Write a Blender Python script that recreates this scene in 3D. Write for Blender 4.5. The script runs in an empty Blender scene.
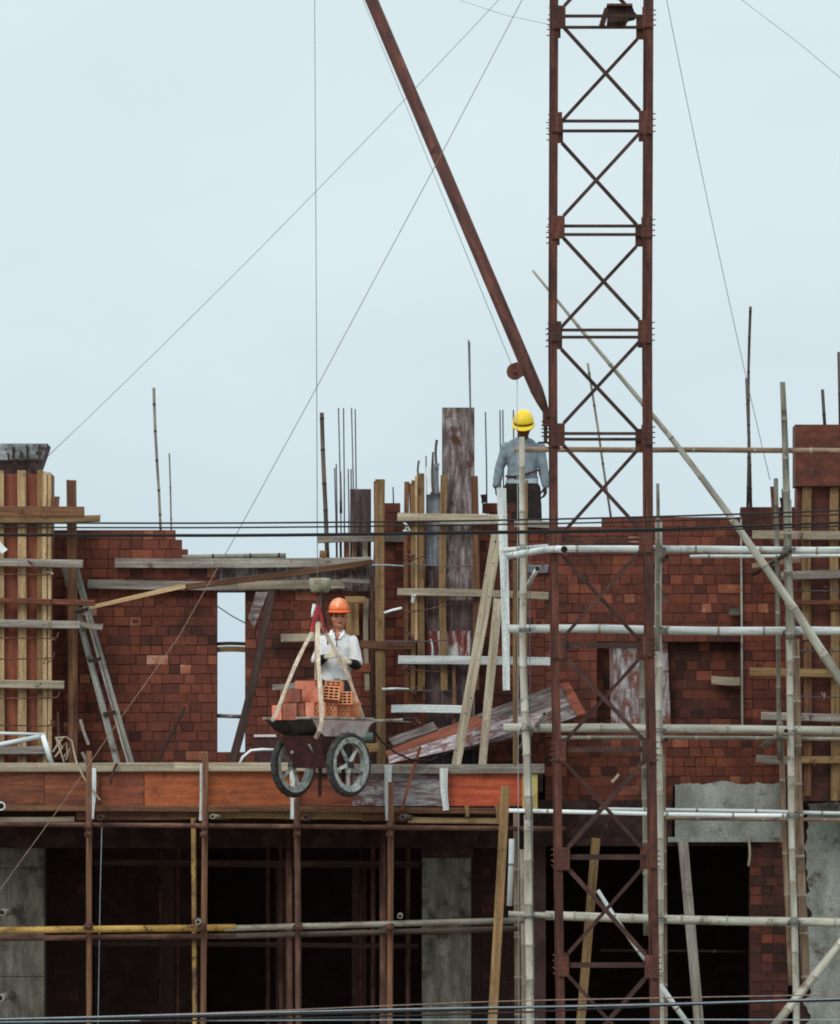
import bpy, bmesh, math, random
from mathutils import Vector, Matrix, noise, Euler

R = random.Random(7)
SC = bpy.context.scene
COL = SC.collection
CAMZ, DIST, HOR, S = 6.5, 80.0, 870.0, 100.0


def K(Y):
    return (DIST + Y) / DIST / S


def P(px, py, Y):
    k = K(Y)
    return Vector(((px - 420) * k, Y, CAMZ + (HOR - py) * k))


# ------------------------------------------------------------------ materials
def lin(c, m=1.0):
    o = []
    for v in c:
        v = v / 255.0
        v = v / 12.92 if v <= 0.04045 else ((v + 0.055) / 1.055) ** 2.4
        o.append(min(0.86, v * m))
    return (o[0], o[1], o[2], 1.0)


ALB = 1.27


class NT:
    def __init__(s, name):
        s.m = bpy.data.materials.new(name)
        s.m.use_nodes = True
        s.t = s.m.node_tree
        s.b = s.t.nodes['Principled BSDF']

    def n(s, t, **kw):
        x = s.t.nodes.new(t)
        for k, v in kw.items():
            setattr(x, k, v)
        return x

    def l(s, a, b):
        s.t.links.new(a, b)


def ramp(nt, stops, m):
    r = nt.n('ShaderNodeValToRGB')
    e = r.color_ramp.elements
    e[0].position, e[0].color = stops[0][0], lin(stops[0][1], m)
    e[1].position, e[1].color = stops[-1][0], lin(stops[-1][1], m)
    for p, c in stops[1:-1]:
        x = e.new(p)
        x.color = lin(c, m)
    return r


def M(name, stops, sc=(4, 4, 4), rough=.8, bump=.25, dirt=None, metal=0.0, detail=6, alb=ALB, tint=None,
      grime=.25, spec=.35, spots=None, dscale=5.0, fine=60.0, bdist=.006):
    """procedural mottled surface; stops = [(pos, sRGB)], sc = anisotropic noise scale in object space"""
    nt = NT(name)
    tc = nt.n('ShaderNodeTexCoord')
    oi = nt.n('ShaderNodeObjectInfo')
    mul = nt.n('ShaderNodeMath', operation='MULTIPLY')
    mul.inputs[1].default_value = 57.0
    nt.l(oi.outputs['Random'], mul.inputs[0])
    add = nt.n('ShaderNodeVectorMath', operation='ADD')
    nt.l(tc.outputs['Object'], add.inputs[0])
    nt.l(mul.outputs[0], add.inputs[1])
    mp = nt.n('ShaderNodeMapping')
    mp.inputs['Scale'].default_value = sc
    nt.l(add.outputs[0], mp.inputs['Vector'])
    n1 = nt.n('ShaderNodeTexNoise')
    n1.inputs['Scale'].default_value = 1.0
    n1.inputs['Detail'].default_value = detail
    n1.inputs['Roughness'].default_value = .62
    nt.l(mp.outputs[0], n1.inputs['Vector'])
    src = n1.outputs['Fac']
    if tint:
        at = nt.n('ShaderNodeAttribute', attribute_name='tint')
        mx = nt.n('ShaderNodeMath', operation='MULTIPLY_ADD')
        nt.l(n1.outputs['Fac'], mx.inputs[0])
        mx.inputs[1].default_value = tint
        nt.l(at.outputs['Fac'], mx.inputs[2])
        sb = nt.n('ShaderNodeMath', operation='SUBTRACT')
        nt.l(mx.outputs[0], sb.inputs[0])
        sb.inputs[1].default_value = tint * .5
        src = sb.outputs[0]
    r = ramp(nt, stops, alb)
    nt.l(src, r.inputs[0])
    col = r.outputs[0]
    # per object lightness
    if not tint:
        hs = nt.n('ShaderNodeHueSaturation')
        mr = nt.n('ShaderNodeMapRange')
        mr.inputs['To Min'].default_value = .82
        mr.inputs['To Max'].default_value = 1.16
        nt.l(oi.outputs['Random'], mr.inputs[0])
        nt.l(mr.outputs[0], hs.inputs['Value'])
        nt.l(col, hs.inputs['Color'])
        col = hs.outputs[0]
    # grime : large soft darkening patches that belong to the surface
    n2 = nt.n('ShaderNodeTexNoise')
    n2.inputs['Scale'].default_value = dscale
    n2.inputs['Detail'].default_value = 5
    n2.inputs['Roughness'].default_value = .7
    nt.l(add.outputs[0], n2.inputs['Vector'])
    if dirt:
        rr = nt.n('ShaderNodeMapRange')
        rr.inputs['From Min'].default_value = dirt[1]
        rr.inputs['From Max'].default_value = dirt[1] + dirt[2]
        nt.l(n2.outputs['Fac'], rr.inputs[0])
        mx = nt.n('ShaderNodeMix', data_type='RGBA')
        nt.l(rr.outputs[0], mx.inputs[0])
        nt.l(col, mx.inputs[6])
        mx.inputs[7].default_value = lin(dirt[0], alb)
        col = mx.outputs[2]
    if spots:
        n4 = nt.n('ShaderNodeTexNoise')
        n4.inputs['Scale'].default_value = spots[3]
        n4.inputs['Detail'].default_value = 6
        n4.inputs['Roughness'].default_value = .75
        nt.l(tc.outputs['Object'], n4.inputs['Vector'])
        r4 = nt.n('ShaderNodeMapRange')
        r4.inputs['From Min'].default_value = spots[1]
        r4.inputs['From Max'].default_value = spots[1] + spots[2]
        nt.l(n4.outputs['Fac'], r4.inputs[0])
        m4 = nt.n('ShaderNodeMix', data_type='RGBA')
        nt.l(r4.outputs[0], m4.inputs[0])
        nt.l(col, m4.inputs[6])
        m4.inputs[7].default_value = lin(spots[0], alb)
        col = m4.outputs[2]
    n3 = nt.n('ShaderNodeTexNoise')
    n3.inputs['Scale'].default_value = fine
    n3.inputs['Detail'].default_value = 4
    nt.l(add.outputs[0], n3.inputs['Vector'])
    mr2 = nt.n('ShaderNodeMapRange')
    mr2.inputs['From Min'].default_value = .3
    mr2.inputs['From Max'].default_value = .7
    mr2.inputs['To Min'].default_value = 1 - grime
    mr2.inputs['To Max'].default_value = 1 + grime * .6
    nt.l(n3.outputs['Fac'], mr2.inputs[0])
    h2 = nt.n('ShaderNodeHueSaturation')
    nt.l(mr2.outputs[0], h2.inputs['Value'])
    nt.l(col, h2.inputs['Color'])
    nt.l(h2.outputs[0], nt.b.inputs['Base Color'])
    nt.b.inputs['Roughness'].default_value = rough
    nt.b.inputs['Metallic'].default_value = metal
    nt.b.inputs['Specular IOR Level'].default_value = spec
    if bump:
        sm = nt.n('ShaderNodeMath', operation='ADD')
        nt.l(n1.outputs['Fac'], sm.inputs[0])
        nt.l(n3.outputs['Fac'], sm.inputs[1])
        bp = nt.n('ShaderNodeBump')
        bp.inputs['Strength'].default_value = bump
        bp.inputs['Distance'].default_value = bdist
        nt.l(sm.outputs[0], bp.inputs['Height'])
        nt.l(bp.outputs[0], nt.b.inputs['Normal'])
    return nt.m


WG = (28, 28, 1.6)   # wood grain: long along local Z
pine = M('pine wood', [(.3, (120, 96, 68)), (.5, (166, 140, 104)), (.7, (192, 168, 130))], WG, dirt=((92, 66, 42), .56, .2))
pale = M('pale weathered wood', [(.3, (118, 106, 90)), (.5, (148, 137, 118)), (.7, (176, 166, 146))], WG, dirt=((96, 80, 62), .6, .15))
greyw = M('grey weathered wood', [(.3, (96, 88, 80)), (.5, (128, 122, 114)), (.7, (158, 154, 146))], WG, dirt=((78, 58, 46), .58, .15))
brownw = M('brown wet wood', [(.3, (62, 40, 30)), (.5, (92, 62, 44)), (.72, (124, 90, 62))], WG, dirt=((50, 32, 26), .58, .15))
ochre = M('ochre timber', [(.3, (88, 68, 46)), (.5, (120, 95, 64)), (.72, (150, 122, 84))], WG, dirt=((70, 48, 32), .57, .15))
darkw = M('dark wet wood', [(.3, (34, 22, 20)), (.5, (52, 36, 30)), (.72, (78, 58, 48))], WG, dirt=((28, 18, 18), .58, .15))
greenw = M('green grey planks', [(.3, (84, 86, 80)), (.5, (112, 114, 106)), (.7, (142, 144, 136))], (40, 40, 1.2), dirt=((66, 54, 46), .55, .12))
yellowD = M('stained yellow pipe', [(.3, (84, 62, 38)), (.5, (112, 88, 50)), (.7, (160, 130, 60))], (10, 10, 3), dirt=((66, 46, 36), .5, .1), rough=.6)
whitew = M('limewashed wood', [(.3, (150, 156, 156)), (.5, (182, 190, 190)), (.7, (205, 212, 210))], WG, dirt=((120, 104, 88), .62, .12))
bambooM = M('whitish bamboo', [(.3, (150, 153, 149)), (.5, (192, 200, 198)), (.7, (212, 219, 218))], (18, 18, 2), dirt=((104, 88, 70), .6, .14), rough=.6, grime=.09, bump=.12)
bambooV = M('beige weathered bamboo', [(.3, (122, 118, 106)), (.5, (154, 152, 140)), (.7, (180, 180, 170))], (18, 18, 2), dirt=((96, 80, 64), .57, .14), rough=.6, grime=.09, bump=.12)
bambooG = M('grey green bamboo', [(.3, (78, 76, 66)), (.5, (108, 106, 94)), (.7, (138, 136, 122))], (18, 18, 2), dirt=((56, 46, 38), .56, .14), rough=.6, grime=.09, bump=.12)
bambooB = M('brown bamboo', [(.3, (84, 66, 52)), (.5, (116, 96, 78)), (.7, (146, 126, 104))], (18, 18, 2), dirt=((58, 42, 34), .56, .14), rough=.6, grime=.09, bump=.12)
bambooD = M('dark bamboo', [(.3, (52, 44, 38)), (.5, (74, 64, 56)), (.7, (98, 88, 78))], (18, 18, 2), dirt=((40, 32, 28), .56, .14), rough=.6, grime=.09, bump=.12)
nodeM = M('bamboo node ring', [(.3, (118, 112, 102)), (.7, (152, 146, 134))], (20, 20, 20))
nodeD = M('dark bamboo node ring', [(.3, (40, 32, 28)), (.7, (62, 52, 44))], (20, 20, 20))
hollowM = M('dark hollow end', [(.3, (14, 9, 9)), (.7, (20, 13, 12))], (20, 20, 20))
whitepaint = M('white painted tube', [(.3, (182, 192, 194)), (.5, (204, 214, 216)), (.7, (218, 226, 226))], (10, 10, 2), dirt=((150, 140, 126), .62, .12), rough=.5, grime=.06, bump=.08)
rust = M('rusted pipe steel', [(.3, (54, 34, 28)), (.5, (82, 54, 44)), (.7, (116, 84, 68))], (14, 14, 3), dirt=((44, 28, 26), .55, .15), rough=.7, metal=.1)
greypipe = M('galvanised pipe', [(.3, (96, 90, 80)), (.5, (134, 128, 116)), (.7, (166, 160, 148))], (10, 10, 2.4), dirt=((76, 56, 44), .56, .12), rough=.5, metal=.2)
yellowpipe = M('chipped yellow pipe paint', [(.3, (104, 80, 42)), (.5, (158, 124, 62)), (.7, (182, 150, 84))], (10, 10, 3), dirt=((84, 60, 42), .54, .08), rough=.55)
mastM = M('brick red mast paint', [(.3, (46, 29, 25)), (.5, (74, 42, 34)), (.7, (104, 62, 49))], (14, 14, 2.5), dirt=((50, 26, 24), .57, .12), rough=.65, spec=.3, spots=((120, 84, 70), .66, .06, 16))
mastD = M('rusty bracing steel', [(.3, (40, 27, 24)), (.5, (56, 36, 31)), (.7, (80, 52, 43))], (12, 12, 4), dirt=((42, 26, 24), .57, .12), rough=.7)
boltM = M('bolt heads', [(.3, (64, 40, 36)), (.7, (110, 80, 70))], (30, 30, 30), rough=.5, metal=.3)
brickM = M('clay brick', [(.0, (46, 29, 26)), (.22, (72, 41, 34)), (.45, (94, 51, 40)), (.65, (109, 59, 45)), (.84, (128, 73, 54)), (.95, (148, 95, 72)), (1.0, (168, 130, 112))],
           (9, 9, 9), tint=.5, dirt=((52, 34, 30), .5, .22), dscale=1.3, rough=.9, bump=.4, grime=.2, spots=((132, 98, 86), .66, .12, 13))
mortarM = M('dark mortar joints', [(.3, (58, 37, 32)), (.5, (78, 50, 43)), (.7, (108, 80, 70))], (6, 6, 6), rough=.95, dirt=((34, 21, 20), .5, .2), dscale=1.5)
plasterM = M('grey cement render', [(.3, (96, 98, 92)), (.5, (132, 137, 130)), (.7, (162, 167, 160))], (3, 3, 1.5), rough=.9, dirt=((88, 76, 67), .56, .12), dscale=3.5, spots=((96, 84, 76), .63, .06, 18))
concM = M('raw concrete', [(.3, (64, 60, 53)), (.5, (92, 89, 80)), (.7, (120, 118, 108))], (9, 9, 2.2), rough=.9, dirt=((50, 40, 35), .54, .14), dscale=3.2, spots=((58, 50, 44), .62, .06, 22))
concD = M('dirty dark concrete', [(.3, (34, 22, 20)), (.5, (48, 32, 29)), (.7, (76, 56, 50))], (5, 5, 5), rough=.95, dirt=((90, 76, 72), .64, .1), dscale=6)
innerM = M('brown inner masonry', [(.3, (84, 62, 58)), (.5, (98, 74, 69)), (.7, (114, 88, 82))], (5, 5, 5), rough=.95, alb=1.1)
plyRed = M('red faced plywood', [(.3, (88, 47, 34)), (.5, (116, 61, 42)), (.7, (138, 76, 51))], (20, 20, 2.2), dirt=((72, 38, 30), .57, .13), dscale=3, rough=.6)
plyOrange = M('orange faced plywood', [(.3, (112, 58, 34)), (.5, (146, 76, 42)), (.7, (166, 94, 54))], (22, 22, 2.2), dirt=((92, 50, 38), .58, .12), dscale=5, rough=.55)
plyVivid = M('bright orange red plywood', [(.3, (120, 56, 36)), (.5, (156, 68, 42)), (.7, (176, 88, 54))], (22, 22, 2.2), dirt=((128, 60, 42), .58, .12), dscale=6, rough=.55)
plyMaroon = M('dark maroon plywood', [(.3, (60, 34, 28)), (.5, (88, 46, 35)), (.7, (112, 60, 44))], (4, 4, 14), dirt=((52, 34, 30), .55, .12), dscale=4, rough=.65)
plyBrown = M('worn brown plywood', [(.3, (68, 38, 30)), (.5, (102, 56, 38)), (.7, (142, 84, 52))], (24, 24, 2.2), dirt=((58, 36, 32), .56, .12), dscale=4, rough=.65)
plyWhite = M('cement smeared plywood', [(.36, (92, 62, 60)), (.46, (124, 108, 108)), (.54, (150, 144, 148)), (.7, (182, 184, 188))], (26, 26, 5), dirt=((104, 62, 50), .52, .1), dscale=6, rough=.75)
plyGrey = M('purple grey used panel', [(.32, (60, 48, 46)), (.5, (94, 84, 82)), (.66, (138, 132, 132))], (24, 24, 4), dirt=((72, 44, 38), .54, .1), dscale=4, rough=.75)
plyDark = M('dark used panel', [(.3, (50, 38, 38)), (.5, (70, 55, 56)), (.7, (104, 90, 90))], (24, 24, 3.0), dirt=((50, 32, 30), .56, .1), dscale=4, rough=.75)
steelBlue = M('blue grey steel sheet', [(.3, (80, 84, 92)), (.5, (106, 112, 120)), (.7, (142, 148, 156))], (26, 26, 2.6), dirt=((80, 62, 56), .6, .1), rough=.5)
yellowB = M('yellow painted board', [(.3, (160, 142, 84)), (.5, (190, 174, 106)), (.7, (206, 194, 132))], (8, 8, 4), dirt=((140, 120, 72), .6, .1), rough=.6)
wireM = M('black cable sheath', [(.3, (18, 17, 18)), (.7, (32, 30, 32))], (5, 5, 5), bump=0, rough=.6)
wireG = M('grey steel rope', [(.3, (120, 134, 142)), (.7, (150, 164, 170))], (5, 5, 5), bump=0, rough=.5)
wireD = M('dark steel rope', [(.3, (60, 66, 70)), (.7, (84, 90, 94))], (5, 5, 5), bump=0, rough=.5)
ropeM = M('brown rope', [(.3, (112, 94, 84)), (.7, (148, 128, 114))], (20, 20, 20), bump=0)
slingM = M('off white sling webbing', [(.3, (140, 126, 108)), (.5, (176, 163, 144)), (.7, (200, 190, 172))], (16, 16, 6), dirt=((128, 108, 88), .6, .12), rough=.9)
redcloth = M('red webbing', [(.3, (120, 34, 40)), (.7, (166, 56, 58))], (10, 10, 10), rough=.8)
rebarM = M('rebar steel', [(.3, (64, 64, 66)), (.7, (98, 98, 100))], (20, 20, 5), rough=.6, metal=.2)
tyreM = M('tyre rubber', [(.3, (36, 34, 34)), (.5, (50, 48, 48)), (.7, (76, 74, 74))], (20, 20, 20), rough=.8)
rimM = M('pale wheel paint', [(.3, (118, 122, 118)), (.5, (150, 158, 154)), (.7, (180, 188, 184))], (12, 12, 12), dirt=((88, 78, 68), .52, .12), dscale=14, rough=.5)
trayM = M('dark galvanised tray', [(.3, (50, 46, 44)), (.5, (76, 72, 70)), (.7, (112, 110, 108))], (8, 8, 8), dirt=((56, 40, 36), .55, .15), rough=.5, metal=.2)
trayP = M('pinkish worn tray side', [(.3, (190, 170, 168)), (.5, (220, 204, 204)), (.7, (230, 222, 222))], (8, 8, 8), dirt=((128, 96, 92), .58, .15), rough=.6)
chassM = M('oxblood chassis', [(.3, (48, 26, 26)), (.5, (62, 34, 33)), (.7, (78, 44, 42))], (10, 10, 10), rough=.7)
newbrick = M('new orange hollow brick', [(.3, (210, 124, 88)), (.5, (232, 146, 108)), (.7, (242, 168, 134))], (14, 14, 14), rough=.9, grime=.15)
pinkbrick = M('pinkish hollow brick', [(.3, (176, 104, 82)), (.5, (200, 124, 100)), (.7, (218, 150, 126))], (14, 14, 14), rough=.9, grime=.15)
dullbrick = M('dull red hollow brick', [(.3, (116, 68, 58)), (.5, (136, 82, 68)), (.7, (156, 102, 86))], (14, 14, 14), rough=.9, grime=.15)
slotM = M('brick cavity', [(.3, (88, 36, 26)), (.7, (112, 48, 34))], (10, 10, 10), rough=.95)
skinM = M('skin', [(.3, (158, 104, 80)), (.5, (182, 124, 98)), (.7, (194, 138, 112))], (8, 8, 8), bump=.05, rough=.55, grime=.06)
skinD = M('tanned skin', [(.3, (72, 40, 30)), (.7, (98, 58, 44))], (8, 8, 8), bump=.05, rough=.6, grime=.06)
eyeM = M('dark eyes and hair', [(.3, (22, 16, 15)), (.7, (34, 25, 23))], (8, 8, 8), bump=0)
lipM = M('lips', [(.3, (120, 60, 52)), (.7, (136, 70, 60))], (8, 8, 8), bump=0)
whiteshirt = M('white cotton', [(.3, (196, 206, 210)), (.5, (214, 224, 228)), (.7, (222, 231, 234))], (6, 6, 6), rough=.9, bump=.15, grime=.06)
greyshirt = M('grey jersey', [(.3, (92, 104, 112)), (.5, (116, 129, 137)), (.7, (136, 148, 156))], (7, 7, 7), dirt=((92, 88, 88), .6, .2), rough=.95, bump=.2, grime=.1)
palehem = M('pale undershirt', [(.3, (158, 172, 178)), (.7, (188, 200, 206))], (7, 7, 7), rough=.95)
trousersM = M('dark trousers', [(.3, (36, 30, 31)), (.5, (46, 39, 39)), (.7, (60, 52, 50))], (7, 7, 7), rough=.95, grime=.1)
blackfab = M('black fabric', [(.3, (24, 20, 21)), (.7, (36, 32, 33))], (7, 7, 7), rough=.9)
gloveM = M('pale work gloves', [(.3, (170, 160, 128)), (.7, (206, 200, 180))], (12, 12, 12), rough=.95)
gloveD = M('dark work gloves', [(.3, (52, 44, 44)), (.7, (72, 62, 60))], (12, 12, 12), rough=.95)
orangeH = M('orange helmet shell', [(.3, (214, 96, 50)), (.5, (226, 112, 64)), (.7, (232, 128, 84))], (7, 7, 7), dirt=((226, 158, 122), .5, .12), dscale=9, rough=.35, bump=0, grime=.04, spec=.5)  # second tone lays paler patches over the shell
orangeR = M('bright orange helmet brim', [(.3, (226, 84, 34)), (.7, (238, 100, 48))], (7, 7, 7), rough=.35, bump=0, grime=.04)
yellowH = M('yellow helmet shell', [(.3, (206, 168, 20)), (.5, (222, 184, 30)), (.7, (230, 196, 48))], (7, 7, 7), rough=.35, bump=0, grime=.04, spec=.5)
groundM = M('bare dusty ground', [(.3, (84, 76, 66)), (.5, (106, 98, 86)), (.7, (130, 122, 108))], (.4, .4, .4), rough=.95, dirt=((92, 92, 90), .5, .2), dscale=.05, alb=1.5, fine=8, bdist=.05)
weightM = M('mossy concrete weight', [(.3, (98, 96, 80)), (.5, (128, 128, 108)), (.7, (150, 150, 130))], (12, 12, 12), rough=.95, dirt=((84, 78, 62), .56, .1), dscale=9)
inkM = M('black marker ink', [(.3, (40, 40, 36)), (.7, (52, 52, 46))], (5, 5, 5), bump=0)
drum = M('dull green metal', [(.3, (44, 60, 54)), (.7, (74, 92, 84))], (8, 8, 8), rough=.6)

# ------------------------------------------------------------------ object helpers
WM = {}


def tag(o, label=None, cat=None, group=None, kind=None):
    if label: o['label'] = label
    if cat: o['category'] = cat
    if group: o['group'] = group
    if kind: o['kind'] = kind
    return o


def link(name, bm, mats, parent=None, frame=None, smooth=False):
    if not isinstance(mats, (list, tuple)): mats = [mats]
    if frame is None:
        c = Vector((0, 0, 0))
        if len(bm.verts):
            c = sum((v.co for v in bm.verts), Vector()) / len(bm.verts)
        frame = Matrix.Translation(c)
    bmesh.ops.transform(bm, matrix=frame.inverted(), verts=bm.verts)
    me = bpy.data.meshes.new(name)
    bm.normal_update()
    bm.to_mesh(me)
    bm.free()
    for m in mats: me.materials.append(m)
    if smooth:
        me.polygons.foreach_set('use_smooth', [True] * len(me.polygons))
    return place(name, me, parent, frame)


def place(name, me, parent, frame):
    o = bpy.data.objects.new(name, me)
    COL.objects.link(o)
    if parent:
        o.parent = parent
        o.matrix_basis = WM[parent.name].inverted() @ frame
    else:
        o.matrix_basis = frame
    WM[o.name] = frame.copy()
    return o


def empty(name, loc, label, cat, group=None, rz=0, kind=None):
    f = Matrix.Translation(loc) @ Matrix.Rotation(rz, 4, 'Z')
    o = place(name, None, None, f)
    o.empty_display_size = .2
    return tag(o, label, cat, group, kind)


def axis_frame(p1, p2):
    z = (p2 - p1).normalized()
    y = Vector((0, 1, 0))
    y = y - z * y.dot(z)
    if y.length < .05:
        y = Vector((0, 0, 1))
        y = y - z * y.dot(z)
    y.normalize()
    x = y.cross(z)
    m = Matrix((x, y, z)).transposed().to_4x4()
    m.translation = p1
    return m


def face(bm, vs, mi=0):
    try:
        f = bm.faces.new(vs)
        f.material_index = mi
        return f
    except ValueError:
        return None


def box(bm, lo, hi, mi=0, m=None):
    vs = [bm.verts.new(((hi if i & 1 else lo)[0], (hi if i & 2 else lo)[1], (hi if i & 4 else lo)[2])) for i in range(8)]
    for q in ((0, 1, 5, 4), (2, 6, 7, 3), (0, 4, 6, 2), (1, 3, 7, 5), (0, 2, 3, 1), (4, 5, 7, 6)):
        face(bm, [vs[i] for i in q], mi)
    if m is not None:
        for v in vs: v.co = m @ v.co
    return vs


def board(bm, p1, p2, w, t, warp=.0, seg=6, mi=0, seed=None, w2=None):
    """sawn timber from p1 to p2 in world space with slight warp and uneven edges"""
    f = axis_frame(p1, p2)
    L = (p2 - p1).length
    r = random.Random(seed if seed is not None else R.random())
    ph = r.uniform(0, 6.28)
    amp = r.uniform(-1, 1) * warp
    rings = []
    w2 = w if w2 is None else w2
    for i in range(seg + 1):
        u = i / seg
        ww = w + (w2 - w) * u
        ox = amp * math.sin(math.pi * u) + .0015 * math.sin(ph + 5 * u)
        oy = amp * .5 * math.sin(math.pi * u)
        z = L * u + (r.uniform(-.006, .006) if i in (0, seg) else 0)
        c = .1 * min(ww, t)
        pts = [(-ww / 2 + c, -t / 2), (ww / 2 - c, -t / 2), (ww / 2, -t / 2 + c), (ww / 2, t / 2), (-ww / 2, t / 2), (-ww / 2, -t / 2 + c)]
        rings.append([bm.verts.new(f @ Vector((x * (1 + r.uniform(-.02, .02)) + ox, y + oy, z + (r.uniform(-.004, .004) if i in (0, seg) else 0)))) for x, y in pts])
    for a, b in zip(rings, rings[1:]):
        for i in range(6):
            face(bm, (a[i], a[(i + 1) % 6], b[(i + 1) % 6], b[i]), mi)
    face(bm, rings[0][::-1], mi)
    face(bm, rings[-1], mi)
    return f


def tube(bm, pts, rad, seg=10, mi=0, cap=True, capmi=None):
    """round tube along world points; rad number or list"""
    n = len(pts)
    if not isinstance(rad, (list, tuple)): rad = [rad] * n
    rings = []
    prev = None
    for i, p in enumerate(pts):
        a = pts[max(0, i - 1)]
        b = pts[min(n - 1, i + 1)]
        z = (b - a).normalized()
        if prev is None:
            x = z.orthogonal().normalized()
        else:
            x = (prev - z * prev.dot(z)).normalized()
        prev = x
        y = z.cross(x)
        rings.append([bm.verts.new(p + (x * math.cos(t) + y * math.sin(t)) * rad[i]) for t in [6.2832 * k / seg for k in range(seg)]])
    for a, b in zip(rings, rings[1:]):
        for i in range(seg):
            face(bm, (a[i], a[(i + 1) % seg], b[(i + 1) % seg], b[i]), mi)
    if cap:
        face(bm, rings[0][::-1], mi if capmi is None else capmi)
        face(bm, rings[-1], mi if capmi is None else capmi)


def smooth_round(o, limit=None):
    me = o.data
    me.polygons.foreach_set('use_smooth', [len(p.vertices) == 4 for p in me.polygons])


def bamboo(name, pts, d1, d2, mat, label=None, cat='bamboo pole', group=None, parent=None, node=nodeM, step=.36, wob=.006, hollow=True):
    """pts: list of world points; d diameters in metres; rings at the nodes"""
    f = axis_frame(pts[0], pts[-1])
    bm = bmesh.new()
    L = sum((b - a).length for a, b in zip(pts, pts[1:]))
    r = random.Random(R.random())
    # resample
    def at(s):
        for a, b in zip(pts, pts[1:]):
            l = (b - a).length
            if s <= l + 1e-6: return a.lerp(b, min(1, s / l) if l else 0)
            s -= l
        return pts[-1]
    ss, rr, kind = [0], [1], [0]
    s = r.uniform(.1, step)
    while s < L - .05:
        ss += [s - .012, s - .004, s + .004, s + .012]
        rr += [1, 1.13, 1.13, 1]
        kind += [1, 1, 1, 0]
        s += step * r.uniform(.8, 1.2)
    ss.append(L); rr.append(1); kind.append(0)
    off = Vector((r.uniform(0, 50), r.uniform(0, 50), 0))
    P3, RD = [], []
    for s, q in zip(ss, rr):
        o = noise.noise_vector(off + Vector((s * .9, 0, 0))) * wob * 2.5
        P3.append(at(s) + o)
        RD.append((d1 + (d2 - d1) * s / L) * .5 * q)
    n0 = len(bm.faces)
    tube(bm, P3, RD, 10, 0, cap=True, capmi=2)
    bm.faces.ensure_lookup_table()
    for i in range(len(ss) - 1):
        if kind[i] == 1:
            for j in range(10): bm.faces[i * 10 + j].material_index = 1
    o = link(name, bm, [mat, node, hollowM], parent, f)
    smooth_round(o)
    if label: tag(o, label, cat, group)
    return o


def pole(name, x1, y1, x2, y2, d, Y, mat, label=None, cat='bamboo pole', group=None, parent=None, Y2=None, d2=None, node=nodeM, step=.36, mid=None, wob=.006):
    Y2 = Y if Y2 is None else Y2
    k = K((Y + Y2) / 2)
    pts = [P(x1, y1, Y)]
    if mid: pts += [P(a, b, Y + (Y2 - Y) * .5) for a, b in mid]
    pts.append(P(x2, y2, Y2))
    return bamboo(name, pts, d * k, (d2 or d) * k, mat, label, cat, group, parent, node, step, wob)


def pipe(name, x1, y1, x2, y2, d, Y, mat, label=None, cat='pipe', group=None, parent=None, Y2=None, mid=None):
    Y2 = Y if Y2 is None else Y2
    pts = [P(x1, y1, Y)] + ([P(a, b, (Y + Y2) / 2) for a, b in mid] if mid else []) + [P(x2, y2, Y2)]
    f = axis_frame(pts[0], pts[-1])
    bm = bmesh.new()
    tube(bm, pts, d * K(Y) / 2, 12, 0, True, 1)
    o = link(name, bm, [mat, hollowM], parent, f)
    smooth_round(o)
    if label: tag(o, label, cat, group)
    return o


def plank(name, x1, y1, x2, y2, w, Y, t, mat, label=None, cat='plank', group=None, parent=None, Y2=None, warp=.012, w2=None, nails=0):
    Y2 = Y if Y2 is None else Y2
    bm = bmesh.new()
    p1, p2 = P(x1, y1, Y), P(x2, y2, Y2)
    f = board(bm, p1, p2, w * K(Y), t, warp, w2=None if w2 is None else w2 * K(Y))
    if nails:
        L = (p2 - p1).length
        r = random.Random(R.random())
        for i in range(nails):
            z = L * (i + r.uniform(.2, .8)) / nails
            x = r.uniform(-.3, .3) * w * K(Y)
            m = f @ Matrix.Translation((x, -t / 2 - .002, z)) @ Matrix.Rotation(math.pi / 2, 4, 'X')
            bmesh.ops.create_cone(bm, cap_ends=True, segments=7, radius1=r.uniform(.008, .014), radius2=.006, depth=.006, matrix=m)
            for fc in bm.faces[-9:] if False else []: pass
    o = link(name, bm, [mat, darkw], parent, f)
    if nails:
        for p in o.data.polygons:
            if p.area < .0006 and len(p.vertices) in (4, 7) and p.index >= 6 * 6 + 2: p.material_index = 1
    if label: tag(o, label, cat, group)
    return o


def panel(name, x1, y1, x2, y2, Y, t, mat, label=None, cat=None, group=None, parent=None):
    """upright sheet filling a pixel rectangle at depth Y"""
    a, b = P(x1, y2, Y), P(x2, y1, Y)
    bm = bmesh.new()
    box(bm, (a.x, Y, a.z), (b.x, Y + t, b.z))
    o = link(name, bm, mat, parent)
    if label: tag(o, label, cat, group)
    return o


def slab(name, pts, t, mats, label=None, cat=None, group=None, parent=None, frame=None):
    """flat sheet with real thickness from world-space corner points"""
    bm = bmesh.new()
    n = (pts[1] - pts[0]).cross(pts[2] - pts[0]).normalized()
    if n.y > 0: n = -n
    a = [bm.verts.new(p) for p in pts]
    b = [bm.verts.new(p - n * t) for p in pts]
    face(bm, a)
    face(bm, b[::-1])
    for i in range(len(pts)):
        j = (i + 1) % len(pts)
        face(bm, (a[j], a[i], b[i], b[j]))
    bmesh.ops.recalc_face_normals(bm, faces=bm.faces)
    o = link(name, bm, mats, parent, frame or axis_frame(pts[0], pts[1]))
    if label: tag(o, label, cat, group)
    return o


def wire(name, pts, d, mat, label=None, cat='cable', group=None, parent=None, seg=6):
    bm = bmesh.new()
    tube(bm, pts, d / 2, seg)
    o = link(name, bm, mat, parent)
    smooth_round(o)
    if label: tag(o, label, cat, group)
    return o


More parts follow.
